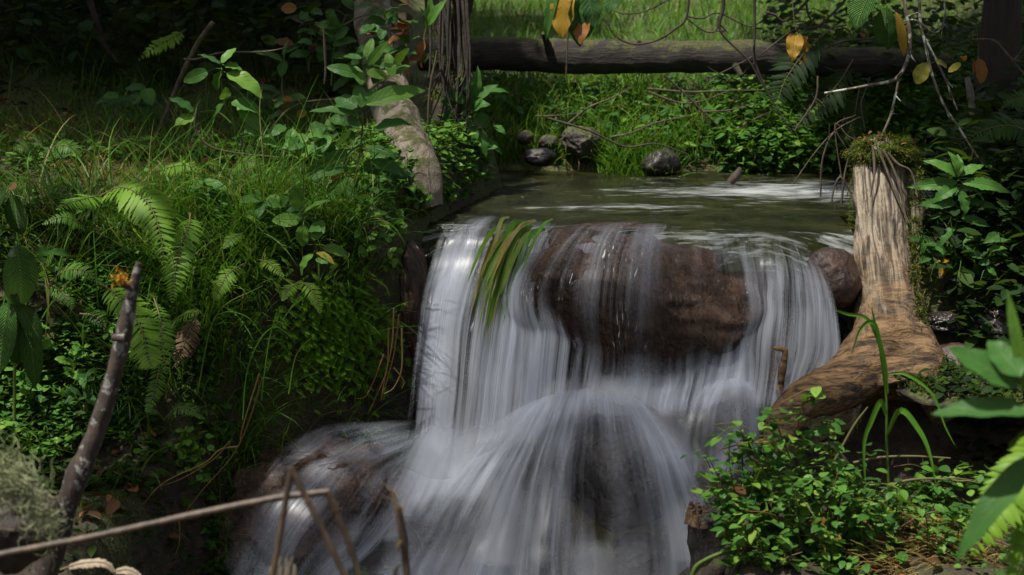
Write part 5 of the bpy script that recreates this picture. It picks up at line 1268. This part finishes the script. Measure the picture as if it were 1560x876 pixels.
stick('stick', 'pale rotten upright stick in the shade of the right bank', [(1545, 440), (1530, 360), (1515, 290), (1505, 250)], [9, 9, 8, 6], 5.3, M['twig'])
stick('stick', 'short greyish broken stick in the shade behind the lichened branches', [(1482, 175), (1478, 140), (1473, 118)], [11, 12, 10], 5.7, M['greywood'])
stick('stick', 'dark slanting stick poking out of the creeper', [(1300, 720), (1280, 692), (1258, 675)], [7, 8, 6], 4.0, M['twigdark'])
stick('root', 'pale green curved root at the lower edge beside the black stub', [(1052, 886), (1062, 862), (1090, 846), (1120, 838)], [9, 9, 8, 6], 3.95, M['stem'], 'root')
stick('root', 'dark mossy root curving up from the bottom edge right of the stub', [(1060, 900), (1110, 850), (1145, 810), (1152, 770)], [46, 40, 22, 14], 4.05, M['bark_dark'], 'root')
stick('driftwood', 'small brown branch stub caught in the right falls', [(1187, 600), (1192, 560), (1196, 535), (1178, 530)], [14, 13, 10, 7], 4.84, M['stump'], 'driftwood')

# foreground dead branch and reeds
sg = empty('mottled_branch', P(62, 900, 3.3), 'dark mottled dead branch standing at an angle in the left foreground', 'branch'); o = np.array(sg.location)
m = MB()
tube(m, px_path([(58, 905), (80, 830), (112, 740), (145, 660), (168, 590), (184, 530), (196, 470), (205, 430), (211, 400)], 3.3), np.array([46, 40, 36, 30, 26, 28, 22, 18, 9]) * .5 * PXM(3.3), 16, 90, .3, lumpscale=26)
tube(m, px_path([(190, 515), (178, 515), (170, 512)], 3.28), np.array([14, 12, 6]) * .5 * PXM(3.3), 8, 12, .4, lumpscale=60)
tube(m, px_path([(203, 440), (192, 436), (184, 428)], 3.28), np.array([12, 10, 7]) * .5 * PXM(3.3), 8, 12, .4, lumpscale=60)
m.build('trunk', M['snag'], sg, o)
m = MB(); q = np.array([P(184 + random.gauss(0, 5), 426 + random.gauss(0, 4), 3.27) for _ in range(90)])
hair_tufts(m, q, 160, .011, 1.2, .0009, (.3, .7)); m.build('lichen_tuft', leaf_mat('orange_lichen', [(0, (.35, .13, .01)), (1, (.55, .30, .04))], .8, .2), sg, o)

def reed(label, pts, w, Y, extra=None):
    r0 = empty('broken_reed', px_path([pts[-1]], Y)[0], label, 'reed'); o = np.array(r0.location)
    segs = extra or [pts]
    for s in segs:
        m = MB(); c, r = tube(m, px_path(s, Y), np.asarray(w[:len(s)] if len(w) >= len(s) else [w[0]] * len(s)) * .5 * PXM(Y), 12, 60, .16, lumpscale=45)
        for k in (10, 26): tube(m, [c[k] - (c[k + 1] - c[k]) * .25, c[k] + (c[k + 1] - c[k]) * .25], [r[k] * 1.16, r[k] * 1.16], 12, 4)
        m.build('stalk', M['reed'], r0, o)
    return r0
reed('long dry reed lying across the lower left and snapped down at its right end', [(-40, 856), (0, 845), (250, 795), (400, 762), (500, 749)], [11.5, 11.5, 11, 10.5, 10], 2.6, [[(-60, 860), (0, 845), (140, 818), (300, 783), (420, 759), (502, 749)], [(497, 747), (508, 766), (524, 808), (552, 885)]])
reed('dry reed folded sharply into a narrow upside down V', [(440, 712), (530, 880)], [10, 10, 11, 11], 2.45, [[(441, 712), (460, 745), (495, 815), (532, 890)], [(444, 714), (436, 760), (424, 830), (412, 895)]])
rd = reed('short upright reed with a frayed curled tip in front of the cascade', [(605, 765), (624, 890)], [12, 13, 13], 2.5, [[(606, 772), (613, 810), (622, 890)]])
o = np.array(rd.location); m = MB()
for pts in ([(608, 775), (602, 755), (592, 742), (578, 732)], [(604, 776), (600, 760), (596, 750)], [(614, 776), (617, 768), (618, 758)], [(611, 824), (604, 834), (606, 842)]):
    tube(m, px_path(pts, 2.49), np.array([7, 5, 3, 1.2][:len(pts)]) * .5 * PXM(2.5), 6, 20, .3, lumpscale=60, flat=.4)
m.build('frayed_tip', M['straw'], rd, o)
stick('reed', 'short dark reed stub at the bottom edge beside the frayed reed', [(600, 895), (603, 868), (610, 860)], [9, 8, 4], 2.5, M['twigdark'], 'reed')
stick('stick', 'thin twig crossing the lower left corner under the lichen', [(-20, 805), (40, 810), (92, 818)], [6, 5, 3], 2.9, M['twig'])
m = MB()
for k in range(9):
    x = 412 + k * 4.5; tube(m, [P(x, 900, 2.6), P(x + random.uniform(-3, 4), 870, 2.6), P(x + random.uniform(-4, 8), random.uniform(845, 866), 2.6)], [.005, .004, .0012], 5, 10, .3, lumpscale=50)
tag(m.build('splintered_stub', M['greywood'], None, P(430, 900, 2.6)), 'pale splintered wood stub at the bottom edge between the reeds', 'wood stub')

# beard lichen on the left
m = MB(); c0 = P(30, 740, 2.9)
for k in range(620):
    u_ = random.random(); b_ = P(-12 + 84 * u_ + random.gauss(0, 12), 700 + 85 * u_ + random.gauss(0, 18) + 14 * math.sin(u_ * 9), 2.9 + random.uniform(-.03, .03)); d = unit(np.array((random.uniform(-.4, 1), random.uniform(-.6, .4), random.uniform(-.9, .5))))
    pts = [b_]
    for q in range(4): d = unit(d + rng.normal(0, .6, 3)); pts.append(pts[-1] + d * random.uniform(.006, .012))
    tube(m, pts, [.0008, .0008, .0006, .0005, .0003], 3, 10, tint=random.random())
tag(m.build('beard_lichen', M['lichen'], None, c0), 'pale green beard lichen clump at the left edge beside the mottled branch', 'lichen')
stone('rock', 'dark mossy mound behind the lichen clump', P(20, 800, 3.05), (.08, .08, .08), rock_mat('mossy_mound', [(.3, (.006, .004, .003)), (.6, (.022, .014, .009)), (.8, (.045, .032, .02))], .8, 12, .9, moss=.2), sub=5, amp=.3, seed=31.)

# straw and yellow stems
def straw(label, curves, Y, mat='straw', tint=(.5, .2), name='dry_grass_tuft', w=5.):
    b = px_path([curves[0][0]], Y)[0]; m = MB()
    for pts in curves:
        c = px_path(pts, Y); tube(m, c, np.linspace(w, w * .35, len(pts)) * .5 * PXM(Y), 5, 26, .1, tint=np.clip(random.gauss(*tint), 0, 1), flat=.5)
    return tag(m.build(name, M[mat], None, b), label, 'dry grass')
straw('yellow dry stems sprawling over the wet ground beside the bright herb clump', [[(400, 575), (385, 625), (370, 665), (350, 700), (310, 745), (275, 790)], [(362, 680), (335, 685), (312, 705), (250, 735), (212, 775)], [(350, 672), (325, 700), (275, 730), (245, 740)], [(272, 785), (274, 820), (268, 845)], [(395, 570), (370, 650), (366, 676)]], 4.25, w=6)
straw('tuft of yellow stems bending down beside the left edge of the falls', [[(600, 470), (598, 520), (590, 560), (580, 610)], [(592, 500), (590, 560), (575, 600), (560, 632)], [(608, 480), (600, 540), (584, 600)], [(585, 540), (560, 600), (540, 608)], [(612, 500), (612, 560), (600, 590), (585, 600)], [(600, 560), (615, 580), (612, 592)]], 4.78, w=6)
straw('long green and yellow blades standing in the bank grass left of the falls', [[(370, 640), (376, 570), (395, 520), (420, 498), (450, 520)], [(398, 610), (410, 520), (424, 470)], [(330, 480), (350, 475), (378, 484), (400, 510)], [(300, 600), (330, 480), (400, 435)], [(440, 600), (452, 540), (480, 510)]], 4.45, 'meadow', (.75, .15), 'grass_tuft', 5)

# blades trailing in the waterfall
tw = empty('trailing_grass', P(815, 345, 5.08), 'yellow and green grass blades trailing down in the left curtain of the falls', 'grass'); o = np.array(tw.location)
for k in range(34):
    x0 = 800 + random.gauss(0, 16); y0 = 347 + random.gauss(0, 6); sh = random.uniform(-1, 1); l = random.uniform(80, 185)
    pts = [(x0, y0, .03), (x0 - 18 + sh * 6, y0 + 8, -.03), (x0 - 34 + sh * 10, y0 + l * .35, -.09), (x0 - 48 + sh * 12, y0 + l * .7, -.14), (x0 - 58 + sh * 12, y0 + l, -.18)]
    c = catmull(px_path(pts, 5.07), 20); hw = random.uniform(2, 4.5) * PXM(5)
    t = np.linspace(0, 1, 20); ww = hw * np.minimum(1, .5 + 2 * t) * np.clip(1 - t ** 3, .05, 1)
    S = np.cross(np.gradient(c, axis=0), np.array((random.uniform(-.3, .3), -.9, .3))); S /= np.linalg.norm(S, axis=1)[:, None]
    V = np.stack([c - S * ww[:, None], c + S * ww[:, None]], 1).reshape(-1, 3); i = np.arange(19)[:, None] * 2
    m = MB(); m.add(V, np.concatenate([i, i + 1, i + 3, i + 2], 1), None, random.uniform(.55, .95) if k % 5 else .98)
    m.build('blade', M['meadow'] if k % 6 else M['yellow'], tw, o)

# hanging leaves over the log
plant('hanging_leaves', 'drooping cluster of green, yellow and withered leaves hanging over the log', [[(872, -60), (874, -20), (880, 5)]],
      [(862,-22,857,60,36,'yellow',.55),(880,-12,888,62,44,.25),(893,-15,905,42,26,.05),(872,-8,884,72,26,.12),(888,18,884,68,22,'brownleaf',1.),(940,-25,926,22,22,.2),(850,-20,832,62,14,.5)], 'broad', 5.3, 'ovate', sr=.004, bend=(.2, .6), tint=(.3, .1), jit=.02)
plant('hanging_leaves', 'large yellow leaf with a curled edge hanging on dark twigs before the log', [[(1205, -20), (1210, 30), (1214, 52)]],
      [(1212,52,1206,96,22,'yellow',.55),(1222,55,1219,98,19,'yellow',.3),(1215,52,1216,82,13,'yellow',.98)], 'broad', 5.6, 'drop', sr=.002, bend=(.5, 1.3), jit=.02, wav=.25)
plant('hanging_leaves', 'green and yellow leaves hanging from the lichened branch', [[(1340, -40), (1350, 5), (1352, 15)]],
      [(1350,10,1346,70,28,.4),(1358,20,1352,76,20,.6),(1365,18,1377,86,13,'yellow',.6),(1330,-20,1304,45,34,.25),(1310,50,1316,58,8,'yellow')], 'pucker', 5.3, 'ellip', sr=.002, bend=(.3, .8), tint=(.3, .1))
plant('hanging_leaves', 'small yellow green leaves on the thin branch right of the stump top', [[(1410, 60), (1416, 95), (1430, 92), (1452, 100)]],
      [(1412,95,1396,128,20,'yellow',.95),(1424,91,1443,104,9,'yellow',.9),(1464,96,1444,110,9,'yellow',.95),(1470,94,1468,86,8,'yellow',.6)], 'lance', 5.22, 'ellip', sr=.0015, bend=(.3, .9))
plant('hanging_leaves', 'orange withered leaf hanging in the dark right of the trunk', [[(1488, 40), (1490, 75), (1491, 88)]], [(1491,88,1493,128,18,'yellow',.0),(1484,90,1482,112,8,'brownleaf',.8)], 'lance', 5.6, 'ellip', sr=.0015)
